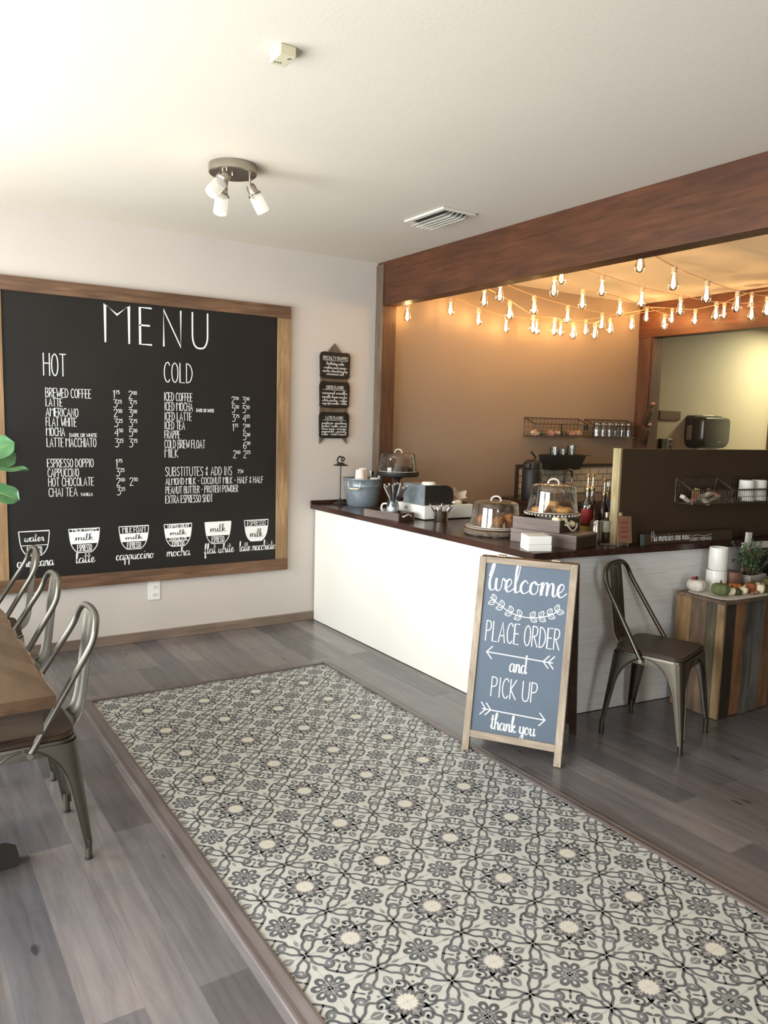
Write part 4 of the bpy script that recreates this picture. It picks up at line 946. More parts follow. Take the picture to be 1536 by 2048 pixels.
bm = BM(); lathe(bm, [(0, 0), (.085, 0), (.088, .008), (.088, .245), (.080, .262), (0, .262)], 36); obj('body', bm, M_black, ap, True)
bm = BM(); lathe(bm, [(.080, .2625), (.084, .268), (.076, .315), (.05, .336), (0, .340)], 36); box(bm, (-.085, 0, .29), (.05, .045, .04), bev=.008); obj('lid', bm, M_black, ap, True)
bm = BM(); tube(bm, [(.02, 0, .335), (.05, 0, .360), (-.035, 0, .408)], .009, 8); obj('lever', bm, M_black, ap, True)
bm = BM(); tube(bm, smooth_pts([(.086, 0, .24), (.125, 0, .21), (.125, 0, .12), (.086, 0, .08)], 5), .009, 8); obj('handle', bm, M_black, ap, True)
fc = thing('faucet', 'dark gooseneck tap against the white kitchen tiles', 'tap', (2.0, -.17, .9005))
bm = BM(); cyl(bm, (0, 0, 0), (0, 0, .03), .022, seg=16); tube(bm, smooth_pts([(-.045, 0, .02), (-.045, 0, .16), (-.030, 0, .22), (.01, 0, .238), (.045, 0, .215), (.052, 0, .16)], 6), .011, 10); obj('spout', bm, mat('dark tap metal', srgb(96, 84, 72), .3, .9), fc, True)
bm = BM(); cyl(bm, (.052, 0, .12), (.052, 0, .165), .015, seg=12); obj('spray_head', bm, M_steel, fc, True)
wp = thing('wall_bin', 'black flared trough planter on the kitchen wall holding glasses', 'bin', (2.0, -.012, 1.135))
bm = BM()
def frustum(bm, z0, z1, a0, a1, t=.006):
    lo = [(-a0[0], -a0[1]), (a0[0], -a0[1]), (a0[0], 0), (-a0[0], 0)]; hi = [(-a1[0], -a1[1]), (a1[0], -a1[1]), (a1[0], 0), (-a1[0], 0)]
    L = [bm.verts.new((x, y, z0)) for x, y in lo]; U = [bm.verts.new((x, y, z1)) for x, y in hi]
    bm.faces.new(list(reversed(L)))
    for i in range(4): bm.faces.new((L[i], L[(i+1) % 4], U[(i+1) % 4], U[i]))
    bmesh.ops.recalc_face_normals(bm, faces=bm.faces[:]); bmesh.ops.solidify(bm, geom=bm.faces[:], thickness=t)
frustum(bm, 0, .135, (.185, .12), (.225, .16)); bx(bm, -.285, -.215, -.16, -.155, .128, .135); bx(bm, .215, .285, -.16, -.155, .128, .135)
obj('trough', bm, M_black, wp)
for i, (x, z, h) in enumerate(((-.105, .07, .13), (.0, .06, .12), (.115, .07, .145))):
    bm = BM(); lathe(bm, [(0, 0), (.034, 0), (.038, h*.95), (.040, h), (.037, h), (.031, .006), (0, .006)], 24)
    tag(obj('drinking_glass', bm, M_jar, None, True, loc=(2.0+x, -.085, 1.142)), ('left glass in the black wall trough', 'middle and lowest glass in the black wall trough', 'right and tallest glass in the black wall trough')[i], 'glass', 'glasses in the black wall trough')
    o = COL.objects[-1]; o.scale = (1, 1, 1.0); o.scale.z = (z+h)/h
M_wirem = mat('dark brown wire', srgb(70, 46, 32), .5, .4)
def wire_basket(name, label, loc, L, D, Hh, fronth, rz=0.0, nx=14, mtl=None, mid=True):
    t = thing(name, label, 'basket', loc, rz); m = mtl or M_wirem
    bm = BM(); r = .0042
    for P in ([(0, 0, 0), (L, 0, 0), (L, 0, Hh), (0, 0, Hh)], [(0, -D, 0), (L, -D, 0), (L, -D, fronth), (0, -D, fronth)]): tube(bm, P, r, 6, True)
    for x in (0, L):
        tube(bm, [(x, 0, 0), (x, -D, 0)], r, 6); tube(bm, [(x, 0, Hh), (x, -D, fronth)], r, 6)
    obj('frame', bm, m, t)
    bm = BM()
    for i in range(1, nx):
        x = L*i/nx; tube(bm, [(x, 0, Hh), (x, 0, 0), (x, -D, 0), (x, -D, fronth)], .0014, 5)
    for k in range(1, 4):
        z = Hh*k/4; tube(bm, [(0, 0, z), (L, 0, z)], .0013, 5)
        if z < fronth: tube(bm, [(0, -D, z), (L, -D, z)], .0013, 5)
        tube(bm, [(0, -D*k/4, 0), (L, -D*k/4, 0)], .0013, 5)
    obj('mesh_wires', bm, m, t)
    if mid:
        bm = BM(); bx(bm, L*.48, L*.49, -D-.004, -D+.002, 0, fronth); bx(bm, L*.9, L*.99, -D-.006, -D-.0045, fronth*.55, fronth*.95); obj('front_tag', bm, M_black, t)
    return t
wire_basket('wire_shelf', 'left dark wire basket shelf on the kitchen wall with packets', (1.58, -.012, 1.437), .68, .13, .165, .11)
wire_basket('wire_shelf', 'right dark wire basket shelf on the kitchen wall with glass jars', (2.345, -.012, 1.437), .60, .13, .165, .11)
for i in range(7):
    bm = BM(); ball(bm, (0, 0, .028), .045, (1.15, .75, .5), 2)
    for v in bm.verts: v.co += v.normal*random.uniform(-.006, .008); v.co.z = max(v.co.z, .003)
    tag(obj('snack_packet', bm, mat('packet foil', (srgb(204, 180, 160), srgb(86, 92, 82), srgb(196, 150, 130))[i % 3], .35, var=.3, scale=40), loc=(1.65+.09*i, -.08, 1.4385), rot=(0, 0, i)), 'small crinkled packet lying in the left wire shelf', 'packet', 'packets in the left wire shelf')
for i in range(6):
    j = thing('glass_jar', 'clear ribbed glass jar in the right wire shelf', 'jar', (2.44+.09*i, -.08, 1.4385), group='jars in the right wire shelf')
    bm = BM(); lathe(bm, [(0, 0), (.036, 0), (.038, .01), (.036, .04), (.038, .06), (.036, .09), (.028, .12), (.030, .135), (.027, .135), (.033, .09), (.033, .006), (0, .006)], 24); obj('jar_body', bm, M_jar, j, True)
hb = thing('cellophane_bundle', 'two dark cellophane wrapped bundles hanging on the brown post', 'bundle', (3.02, -.21, 1.37))
M_cello = mat('dark cellophane', srgb(66, 52, 40), .15, var=.3, scale=20)
for z0, z1, sx2 in ((.19, .40, -.01), (.0, .20, .01)):
    a = Vector((-.02, .05+sx2, z0)); b = Vector((-.02, -.045+sx2, z1))
    bm = BM(); lathe(bm, [(0, 0), (.016, .004), (.030, .03), (.032, .12), (.026, .165), (.010, .185), (.022, .21), (0, .205)], 14, zto(a, b), ripple=lambda an, z: 1+.1*math.sin(5*an+20*z)); obj('wrapped_roll', bm, M_cello, hb, True)
    bm = BM(); ball(bm, b, .02, (1, 1, .8), 2); obj('twisted_end', bm, mat('pink foil twist', srgb(176, 126, 112), .25, .3, var=.3, scale=50), hb)
# yellow lit back room wall
ps = thing('word_sign', 'small brown wooden sign with faint lettering beside the post', 'sign', (3.60, 0, 1.625))
bm = BM(); bx(bm, -.17, .165, -.018, -.001, 0, .092, bev=.002); obj('sign_board', bm, wood('brown sign wood', srgb(74, 50, 34), srgb(104, 74, 52), 0, 3, 12), ps)
bm = BM(); write(bm, 'wash your', 0, .052, .04, lambda P: Vector((P.x, -.0185, P.y)), .2, .004, True, 0, True)
bm.free()
bm = BM()
for j in range(9): ribbon(bm, [(-.14+.032*j, .015), (-.14+.032*j, .042), (-.122+.032*j, .042), (-.122+.032*j, .015)], .004, lambda P: Vector((P.x, -.0185, P.y)))
obj('faint_letters', bm, mat('faded red brown ink', srgb(122, 76, 56), .7), ps)
td = thing('paper_towel_dispenser', 'big black rounded paper towel dispenser on the yellow wall', 'dispenser', (4.12, -.002, 1.335))
def rrect(w, h, r, n=8, r2=None):
    r2 = r2 or r; P = []
    for cx, cz, a0, q in ((w/2-r2, r2, -PI/2, r2), (w/2-r, h-r, 0, r), (-w/2+r, h-r, PI/2, r), (-w/2+r2, r2, PI, r2)):
        for i in range(n+1):
            a = a0+PI/2*i/n; P.append((cx+q*math.cos(a), cz+q*math.sin(a)))
    return P
MX = Matrix.Rotation(PI/2, 4, 'X')
bm = BM(); prism(bm, rrect(.50, .345, .045, 8, .11), 0, .10, MX); obj('back_shell', bm, M_black, td)
bm = BM()
n = 10; P0 = rrect(.485, .335, .05, 8, .11); rings = []
for k in range(n):
    t = k/(n-1); d = .1005+.115*math.sin(t*PI/2); s = 1-.12*(1-math.cos(t*PI/2))
    rings.append([bm.verts.new((x*s, -d, .172+(z-.172)*s)) for x, z in P0])
for a, b in zip(rings[:-1], rings[1:]):
    for i in range(len(a)): bm.faces.new((a[i], b[i], b[(i+1) % len(a)], a[(i+1) % len(a)]))
bm.faces.new(rings[-1]); bm.faces.new(list(reversed(rings[0]))); bmesh.ops.recalc_face_normals(bm, faces=bm.faces[:])
obj('front_cover', bm, mat('glossy black plastic', srgb(44, 38, 28), .28, var=.05), td, True)
bm = BM(); bx(bm, -.258, -.251, -.085, -.03, .09, .24, bev=.002); obj('side_window', bm, M_steel, td)
bm = BM(); box(bm, (.04, -.2165, .075), (.05, .002, .006)); box(bm, (.045, -.2165, .24), (.007, .002, .010)); obj('logo_mark', bm, M_steel, td)
bm = BM(); bx(bm, -.09, .09, -.098, -.05, .345, .352); obj('key_strip', bm, M_paperw, td)
bm = BM(); bx(bm, -.1, .1, -.16, -.06, -.012, -.001); obj('paper_edge', bm, M_paperw, td)
tm = thing('wall_thermostat', 'small grey and black device on the yellow wall by the post', 'device', (3.535, 0, 1.30))
bm = BM(); bx(bm, -.085, -.001, -.05, -.001, .0, .13, bev=.004); obj('dark_box', bm, M_black, tm)
bm = BM(); bx(bm, .0, .085, -.055, -.001, -.02, .135, bev=.012); obj('case', bm, mat('grey device plastic', srgb(132, 128, 108), .5), tm)
bm = BM(); bx(bm, .018, .067, -.058, -.0555, .01, .07); bx(bm, .018, .067, -.058, -.0555, .085, .12); obj('screen', bm, M_black, tm)

# ------------------------------------------------------------------ string lights
def string_light(label, bulbs, start, end, sway=0.0):
    """bulbs: centres of the glass bulbs in metres, hung from one cord"""
    t = thing('string_light', label, 'string lights', start, group='string lights over the counter')
    o = Vector(start); tops = [Vector(b)+Vector((0, 0, .083)) for b in bulbs]
    bm = BM(); tube(bm, [p-o for p in smooth_pts([Vector(start)]+tops+[Vector(end)], 6)], .0032, 6); obj('cord', bm, M_wire, t, True)
    for k, b in enumerate(bulbs):
        c = Vector(b)-o
        bm = BM(); lathe(bm, [(0, .088), (.010, .086), (.0155, .078), (.0165, .046), (.014, .044), (0, .045)], 14, Matrix.Translation(c)); s = obj('bulb_socket', bm, M_sock, t, True)
        bm = BM(); lathe(bm, [(.013, .044), (.016, .03), (.026, .0), (.030, -.022), (.027, -.040), (.016, -.053), (0, -.057)], 18, Matrix.Translation(c)); obj('glass_bulb', bm, M_env, s, True)
        bm = BM()
        for a in range(4):
            q = a*PI/2+k; x, y = .009*math.cos(q), .009*math.sin(q)
            tube(bm, [c+Vector((x*.4, y*.4, .035)), c+Vector((x*1.25, y*1.25, -.030))], .0025, 5)
        obj('filament', bm, M_fil, s)
string_light('string of bulbs nearest the camera, running from the header beam to the right', [(.452, -2.125, 2.483), (.804, -2.093, 2.425), (1.182, -2.058, 2.392), (1.566, -2.023, 2.373), (1.974, -1.985, 2.39), (2.45, -1.94, 2.45)], (.125, -2.15, 2.62), (3.045, -1.9, 2.62))
string_light('second string of bulbs from the camera, starting under the dark header beam', [(.457, -1.5, 2.497), (.838, -1.5, 2.465), (1.243, -1.5, 2.428), (1.674, -1.5, 2.416), (2.099, -1.5, 2.417), (2.555, -1.5, 2.456)], (.125, -1.5, 2.64), (3.045, -1.5, 2.62))
string_light('third string of bulbs, slanting from the header beam to the far post', [(.539, -1.455+.1, 2.446), (.981, -1.276+.08, 2.423), (1.554, -1.044, 2.444), (2.671, -.593, 2.469)], (.125, -1.55, 2.62), (3.045, -.42, 2.60))
string_light('fourth string of bulbs, sagging from the header beam to the wall corner', [(.386, -.989, 2.438), (.835, -.857, 2.404), (1.336, -.71, 2.40), (1.926, -.536, 2.417), (2.5, -.368, 2.47), (2.811, -.276, 2.578)], (.125, -1.06, 2.60), (3.035, -.16, 2.68))
string_light('lowest sagging string of bulbs in front of the kitchen wall', [(.397, -.806, 2.426), (.697, -.745, 2.366), (.996, -.685, 2.295), (1.277, -.628, 2.305), (1.548, -.573, 2.30), (1.873, -.508, 2.332), (2.117, -.458, 2.398)], (.125, -.86, 2.58), (3.035, -.30, 2.66))
string_light('string of glowing bulbs running close along the kitchen wall', [(.19, -.14, 2.359), (.604, -.145, 2.445), (.898, -.142, 2.394), (1.202, -.139, 2.36), (1.556, -.135, 2.37), (1.849, -.131, 2.381), (2.167, -.128, 2.417)], (.125, -.12, 2.50), (3.035, -.1, 2.68))
string_light('string of bulbs along the header board of the back room', [(2.9, -.204, 2.594), (2.9, -.492, 2.552), (2.9, -.737, 2.52), (2.9, -1.022, 2.548), (2.9, -1.271, 2.601)], (3.035, -.05, 2.70), (3.035, -1.7, 2.70))

# ------------------------------------------------------------------ basket and cups on the partition board
Wd = Vector((.9936, -.113, 0)); Wn = Vector((-.113, -.9936, 0))
def on_board(s, out, z): 
    p = Vector((.078, -2.395, 0))+Wn*.002+Wd*s+Wn*out; return (p.x, p.y, z)
M_wirek = mat('black brown basket wire', srgb(92, 80, 68), .4, .6)
wire_basket('wire_basket', 'left wire basket on the partition board with wrapped bars', on_board(.405, .006, 1.125), .315, .12, .135, .075, WA, 22, M_wirek, False)
wire_basket('wire_basket', 'right wire basket on the partition board holding white cups', on_board(.73, .006, 1.125), .55, .12, .135, .075, WA, 30, M_wirek, False)
for i in range(7):
    bm = BM(); box(bm, (0, 0, 0), (.085, .032, .020), bev=.006)
    for v in bm.verts: v.co.z += .004*math.sin(80*v.co.x)
    tag(obj('wrapped_bar', bm, mat('bar wrapper', (srgb(206, 202, 180), srgb(124, 66, 46), srgb(150, 146, 92), srgb(210, 196, 178))[i % 4], .3, var=.25, scale=40), loc=on_board(.45+.036*i, .045+.03*(i % 2), 1.142+.018*(i % 3)), rot=(.2, .5*(-1)**i, .4*i)), 'wrapped snack bar in the left board basket', 'snack bar', 'snack bars in the board basket')
for i in range(8):
    bm = BM(); ball(bm, (0, 0, 0), .014, (1.4, 1, .8), 1)
    tag(obj('tea_packet', bm, mat('dark packet', srgb(88, 66, 56), .4, var=.4, scale=50), loc=on_board(.765+.028*i, .05+.02*(i % 2), 1.142), rot=(0, 0, i)), 'tiny dark packet in the right board basket', 'packet', 'small packets in the right board basket')
for i, (s, lab) in enumerate(((.905, 'white cup upside down in the board basket, left one'), (1.01, 'white cup upside down in the board basket, right one'))):
    t = thing('paper_cup', lab, 'cup', on_board(s, .07, 1.129), group='cups in the board basket')
    bm = BM(); lathe(bm, [(.044, 0), (.046, .003), (.043, .03), (.0425, .115), (.040, .12), (0, .118)], 28); obj('cup_wall', bm, M_paperw, t, True)

# ------------------------------------------------------------------ plank crate with the autumn display
pk = thing('plank_cabinet', 'waist high box of mixed reclaimed wood planks', 'cabinet', (.395, -2.860, 0), -.03)
pal = [(srgb(140, 108, 72), srgb(182, 150, 108)), (srgb(106, 84, 66), srgb(146, 122, 100)), (srgb(88, 82, 68), srgb(128, 118, 96)), (srgb(156, 124, 84), srgb(204, 172, 128)), (srgb(44, 34, 28), srgb(70, 56, 44)), (srgb(124, 86, 56), srgb(164, 120, 82)), (srgb(72, 70, 66), srgb(112, 108, 100)), (srgb(92, 92, 88), srgb(124, 122, 116)), (srgb(112, 80, 54), srgb(150, 112, 78)), (srgb(80, 64, 52), srgb(116, 96, 78))]
pw = [wood('reclaimed plank %d' % i, a, b, 2, 4.5, 8, .7, .62, .5) for i, (a, b) in enumerate(pal)]
HT = .628
yy = 0.0
for wdt, m in ((.045, 3), (.055, 2), (.102, 1), (.098, 0)):
    bm = BM(); bx(bm, 0, .018, yy+.001, yy+wdt-.001, .004, HT, bev=.0015); obj('side_plank', bm, pw[m], pk); yy += wdt
xx = .0185
for wdt, m in ((.085, 4), (.085, 5), (.085, 6), (.075, 7), (.09, 8), (.080, 9)):
    bm = BM(); bx(bm, xx+.001, xx+wdt-.001, 0, .018, .002+.004*(m % 3), HT, bev=.0015); obj('front_plank', bm, pw[m], pk); xx += wdt
bm = BM(); bx(bm, .019, xx, .019, .299, .005, HT-.002); obj('core_box', bm, M_black, pk)
bm = BM(); bx(bm, -.012, xx+.01, -.014, .300, HT+.0005, HT+.018, bev=.002); obj('top_board', bm, pw[1], pk)
ZT = HT+.019
def PK(x, y): 
    c, s = math.cos(-.03), math.sin(-.03); return (.405+x*c-y*s, -2.835+x*s+y*c)
bm = BM(); n = 60; hx_, hy_ = .29, .140
top = []; 
for i in range(n):
    a = 2*PI*i/n; c, s = math.cos(a), math.sin(a)
    k = 1+.022*(i % 2)
    top.append((.310+hx_*math.copysign(abs(c)**.35, c)*k, .138+hy_*math.copysign(abs(s)**.35, s)*k))
prism(bm, top, 0, .004)
dl = tag(obj('lace_runner', bm, mat('white crochet lace', srgb(222, 214, 200), .9, var=.12, scale=90, bump=.8), loc=(.395, -2.860, ZT), rot=(0, 0, -.03)), 'white crochet runner under the pumpkins on the plank box', 'runner')
ZR = ZT+.0045
def crock(label, loc, r, h):
    t = thing('white_crock', label, 'crock', loc, group='white ceramic crocks')
    bm = BM(); lathe(bm, [(0, 0), (r*.93, 0), (r*.98, .006), (r, h*.5), (r*.97, h*.97), (r*.94, h), (r*.90, h*.98), (r*.9, h*.2), (0, h*.18)], 36); obj('crock_body', bm, M_ceram, t, True)
crock('wide white ceramic crock at the bottom of the stack of two', (.612, -2.655, ZR), .056, .112)
crock('narrow white ceramic crock standing on the wider one', (.616, -2.657, ZR+.1125), .052, .125)
bm = BM(); lathe(bm, [(0, 0), (.05, 0), (.054, .1), (0, .1)], 28); 
tag(obj('copper_cup', bm, mat('copper brown glaze', srgb(140, 104, 88), .3, .3), None, True, loc=(.710, -2.685, ZR)), 'brownish metal cup just right of the wide white crock', 'cup')
def pumpkin(name, label, x, y, r, h, c, ribs=8, stem=srgb(70, 54, 36), group='small pumpkins on the runner', bow=False, depth=.10):
    t = thing(name, label, 'pumpkin', (x, y, ZR), rz=x*7, group=group)
    bm = BM(); prof = []
    for i in range(15):
        a = -PI/2+PI*i/14; prof.append((max(0, r*math.cos(a)**.8) if 0 < i < 14 else 0, h/2+h/2*math.sin(a)-(h*.12*max(0, math.sin(a))**6)))
    lathe(bm, prof, 48, ripple=lambda a, z: 1-depth*abs(math.sin(ribs*a/2))**6); obj('flesh', bm, mat(name+' skin', c, .75, var=.08, scale=30), t, True)
    bm = BM(); tube(bm, smooth_pts([(0, 0, h*.8), (.003, .002, h*1.0), (.010, .004, h*1.16)], 4), lambda q: .0065-.003*q if r > .025 else .004-.0018*q, 8); obj('stem', bm, mat('dry stem', stem, .8, var=.2), t, True)
    if bow:
        bm = BM(); ball(bm, (.022, -.006, h*1.02), .013, (1.4, .8, .6), 2); ball(bm, (-.006, -.004, h*1.02), .011, (1.2, .8, .6), 2); obj('bow', bm, mat('red ribbon', srgb(168, 62, 58), .6), t)
        bm = BM(); tube(bm, [(r*math.cos(a)*.0-.0, -r*math.cos(a)*1.01, h/2+h/2*math.sin(a)*.98) for a in [-1.3+2.6*i/10 for i in range(11)]], .002, 6); obj('cord', bm, mat('dark cord', srgb(110, 60, 52), .7), t)
pumpkin('pumpkin', 'white fabric pumpkin with red bow at the left end of the runner', .458, -2.640, .050, .074, srgb(226, 220, 206), 6, bow=True)
pumpkin('pumpkin', 'green velvet pumpkin at the front of the runner', .490, -2.765, .049, .072, srgb(98, 106, 66), 7)
pumpkin('pumpkin', 'little cream pumpkin just right of the green velvet one', .550, -2.790, .026, .047, srgb(222, 210, 176), 7)
pumpkin('gourd', 'tiny dark green gourd between two cream pumpkins', .585, -2.808, .021, .036, srgb(64, 62, 34), 7)
pumpkin('pumpkin', 'little cream pumpkin with a long pale stem right of the dark gourd', .632, -2.808, .027, .046, srgb(224, 212, 180), 7, stem=srgb(196, 170, 120))
pumpkin('pumpkin', 'flat orange pumpkin in the middle behind the cream ones', .645, -2.752, .040, .056, srgb(174, 100, 56), 8)
pumpkin('pumpkin', 'orange brown pumpkin at the back by the white crock', .712, -2.800, .030, .062, srgb(146, 80, 48), 8)
pumpkin('pumpkin', 'cream pumpkin at the back right of the orange ones', .790, -2.805, .027, .056, srgb(226, 214, 186), 7)
pumpkin('pumpkin', 'round cream pumpkin before the large olive pumpkin', .748, -2.836, .024, .056, srgb(224, 212, 178), 7)
pumpkin('pumpkin', 'large olive green pumpkin at the right of the runner', .862, -2.816, .044, .078, srgb(96, 88, 44), 8)
pumpkin('gourd', 'brown green gourd at the front before the olive pumpkin', .805, -2.848, .022, .044, srgb(84, 74, 36), 6)
for i in range(5):
    bm = BM(); ball(bm, (0, 0, .009), .011, (1.3, 1, .8), 1)
    tag(obj('acorn', bm, mat('acorn brown', srgb(150, 118, 92), .6, var=.3, scale=60), loc=(.672+.014*i, -2.838+.010*(i % 2), ZR), rot=(0, 0, i)), 'little brown acorn scattered at the front of the runner', 'acorn', 'acorns on the runner')
pl = thing('planter', 'whitewashed wooden planter box with small leafy green plant', 'planter', (.845, -2.712, ZR-.004), -.03)
M_ww = wood('whitewashed wood', srgb(150, 142, 130), srgb(206, 200, 190), 0, 5, 10, .8, .3)
bm = BM()
for a in ((-.075, .075, -.05, -.042), (-.075, .075, .042, .05), (-.075, -.067, -.042, .042), (.067, .075, -.042, .042)): bx(bm, a[0], a[1], a[2], a[3], 0, .085, bev=.001)
obj('planter_box', bm, M_ww, pl)
bm = BM(); bx(bm, -.066, .066, -.041, .041, .004, .075); obj('soil', bm, M_choc, pl)
bm = BM(); bm2 = BM(); rng = random.Random(3)
for i in range(46):
    a = rng.uniform(0, 2*PI); sp = rng.uniform(.02, .125); hh = rng.uniform(.07, .19)
    b0 = Vector((rng.uniform(-.05, .05), rng.uniform(-.03, .03), .075)); tip = b0+Vector((sp*math.cos(a), sp*math.sin(a)*.75, hh)); midp = (b0+tip)/2+Vector((0, 0, .03))
    path = smooth_pts([b0, midp, tip], 6); tube(bm2, path, .0014, 5)
    for k in range(3, len(path)):
        for s in (-1, 1):
            d = Vector((rng.uniform(-1, 1), rng.uniform(-1, 1), rng.uniform(-.2, .8))).normalized(); L = rng.uniform(.014, .024); q = d.cross(Vector((0, 0, 1))).normalized()*L*.32; p = path[k]
            vs = [bm.verts.new(p), bm.verts.new(p+d*L*.5+q), bm.verts.new(p+d*L), bm.verts.new(p+d*L*.5-q)]; bm.faces.new(vs)
obj('foliage', bm, mat('grey green small leaves', srgb(98, 126, 92), .5, var=.45, scale=30), pl)
obj('stems', bm2, mat('thin brown stem', srgb(84, 72, 48), .7), pl)
ck = thing('chalk_easel_sign', 'white distressed wood framed chalkboard sign behind the plant', 'sign', (.945, -2.622, ZR-.004), -.07, rot=(0, 0, -.09))
M_dis = mat('distressed white wood', srgb(218, 214, 202), .7, var=.18, scale=18)
bm = BM(); bx(bm, -.006, .030, 0, .012, .045, .300, bev=.001); obj('frame_post', bm, M_dis, ck)
bm = BM(); bx(bm, -.058, .36, -.011, -.0005, .205, .245, bev=.001); obj('frame_rail', bm, M_dis, ck)
bm = BM(); bx(bm, -.035, -.008, .002, .014, .0, .300, Matrix.Rotation(.08, 4, 'Y'), bev=.001); obj('frame_post', bm, M_dis, ck)
bm = BM(); bx(bm, .031, .34, .001, .010, .03, .204); obj('chalk_panel', bm, M_chalk, ck)
cf = lambda P: Vector((P.x, .0004, P.y))
bm = BM(); write(bm, 'CON', .062, .172, .026, cf, .05, .003); write(bm, 'used', .040, .125, .05, cf, .055, .003, True, .3); write(bm, 'wait', .052, .06, .045, cf, .06, .0024, True, .3)
ribbon(bm, [(.045, .118), (.085, .121)], .002, cf); obj('lettering', bm, mat('grey chalk', srgb(150, 154, 158), .8), ck)
bm = BM(); ball(bm, (0, 0, .055), .062, (1.2, .7, .9), 4)
for v in bm.verts: v.co += v.normal*(.006*math.sin(70*v.co.x+40*v.co.z)+random.uniform(-.003, .003)); v.co.z = max(v.co.z, .001)
tag(obj('foil_bag', bm, mat('crinkled silver cellophane', srgb(128, 118, 126), .15, .6, var=.7, scale=40), None, False, loc=(.992, -2.80, ZR-.004)), 'crinkled dark silver cellophane bag at the right end of the box', 'bag')
# ------------------------------------------------------------------ sandwich board
AZ = math.atan2(-.82618, .56341)
sw = thing('sandwich_board', 'slate blue welcome A-frame chalkboard in a weathered wood frame', 'sign', (-.8905, -2.6705, 0), AZ)
tilt = math.atan2(.2081, .978)
FM = Matrix.Rotation(-tilt, 4, 'X')                   # front leaf: local x = width, z = up the leaf, y = back
M_af = wood('weathered sign frame', srgb(150, 134, 114), srgb(192, 176, 156), 2, 4, 12, .65, .25); M_afx = wood('weathered sign rail', srgb(146, 130, 112), srgb(188, 172, 152), 0, 4, 12, .65, .25)
def leaf(M, name, front):
    for s in (-1, 1):
        bm = BM(); x0 = s*.2165; bx(bm, x0-.0165, x0+.0165, 0, .028, .004, .922, M, bev=.002); obj(name+'_stile', bm, M_af if front else M_dwood, sw)
    for z0, z1 in ((.893, .9225), (.067, .100)):
        bm = BM(); bx(bm, -.1995, .1995, .001, .027, z0, z1, M, bev=.002); obj(name+'_rail', bm, M_afx if front else M_dwood, sw)
    bm = BM(); bx(bm, -.1995, .1995, .010, .018, .1005, .8925, M); return obj(name+'_panel', bm, M_chalk2 if front else M_blackp, sw)
fp = leaf(FM, 'front', True)
hx_ = .9225*math.sin(tilt)
RM = Matrix.Translation((0, 2*hx_+.0585, 0)) @ Matrix.Rotation(PI, 4, 'Z') @ Matrix.Rotation(-tilt, 4, 'X')
leaf(RM, 'rear', False)
bm = BM()
for x in (-.13, .13): bx(bm, x-.02, x+.02, hx_+.008, hx_+.050, .9080, .9105)
obj('hinge', bm, M_steel, sw)
at = lambda P: FM @ Vector((P.x, .0092, P.y))
bm = BM()
write(bm, 'Welcome', -.180, .765, .135, at, .368, .0056, True, 1.3)
vine = [(p.x, p.y) for p in smooth_pts([(-.165, .730, 0), (-.11, .695, 0), (-.05, .665, 0), (.02, .655, 0), (.09, .665, 0), (.145, .690, 0), (.165, .712, 0)], 6)]
ribbon(bm, vine, .004, at)
def leafout(x, y, ang, L=.034, wd=.011):
    c, s = math.cos(ang), math.sin(ang)
    P = [(0, 0), (L*.35, wd), (L*.7, wd*.8), (L, 0), (L*.7, -wd*.8), (L*.35, -wd), (0, 0)]
    ribbon(bm, [(p.x, p.y) for p in smooth_pts([(x+a*c-b*s, y+a*s+b*c, 0) for a, b in P], 4)], .0032, at)
    ribbon(bm, [(x+.1*L*c, y+.1*L*s), (x+.8*L*c, y+.8*L*s)], .002, at)
for (x, y, a) in ((-.140, .715, 2.0), (-.140, .712, 3.5), (-.100, .690, 1.9), (-.100, .690, 3.4), (-.055, .668, 1.9), (-.055, .668, 3.45), (-.010, .657, 2.1), (-.010, .657, 3.6), (.035, .657, 1.0), (.035, .657, -.5), (.075, .663, 1.0), (.075, .663, -.45), (.115, .678, 1.15), (.115, .678, -.3), (.150, .698, 1.3), (.152, .698, .0)):
    leafout(x, y, a)
write(bm, 'PLACE ORDER', -.170, .525, .094, at, .348, .0044)
ribbon(bm, [(-.158, .472), (.155, .462)], .005, at); ribbon(bm, [(-.132, .500), (-.158, .472), (-.132, .442)], .005, at)
for x in (.112, .136): ribbon(bm, [(x+.026, .492), (x, .463), (x+.024, .436)], .005, at)
write(bm, 'and', -.042, .395, .085, at, .082, .0040, True, 1.1)
write(bm, 'PICK UP', -.119, .270, .090, at, .216, .0044)
ribbon(bm, [(-.152, .205), (.144, .200)], .005, at); ribbon(bm, [(.118, .228), (.144, .200), (.118, .172)], .005, at)
for x in (-.136, -.112): ribbon(bm, [(x-.024, .234), (x, .205), (x-.026, .178)], .005, at)
write(bm, 'thank you', -.106, .120, .075, at, .212, .0040, True, 1.1)
for f in bm.faces:
    pass
obj('lettering', bm, M_white, fp)

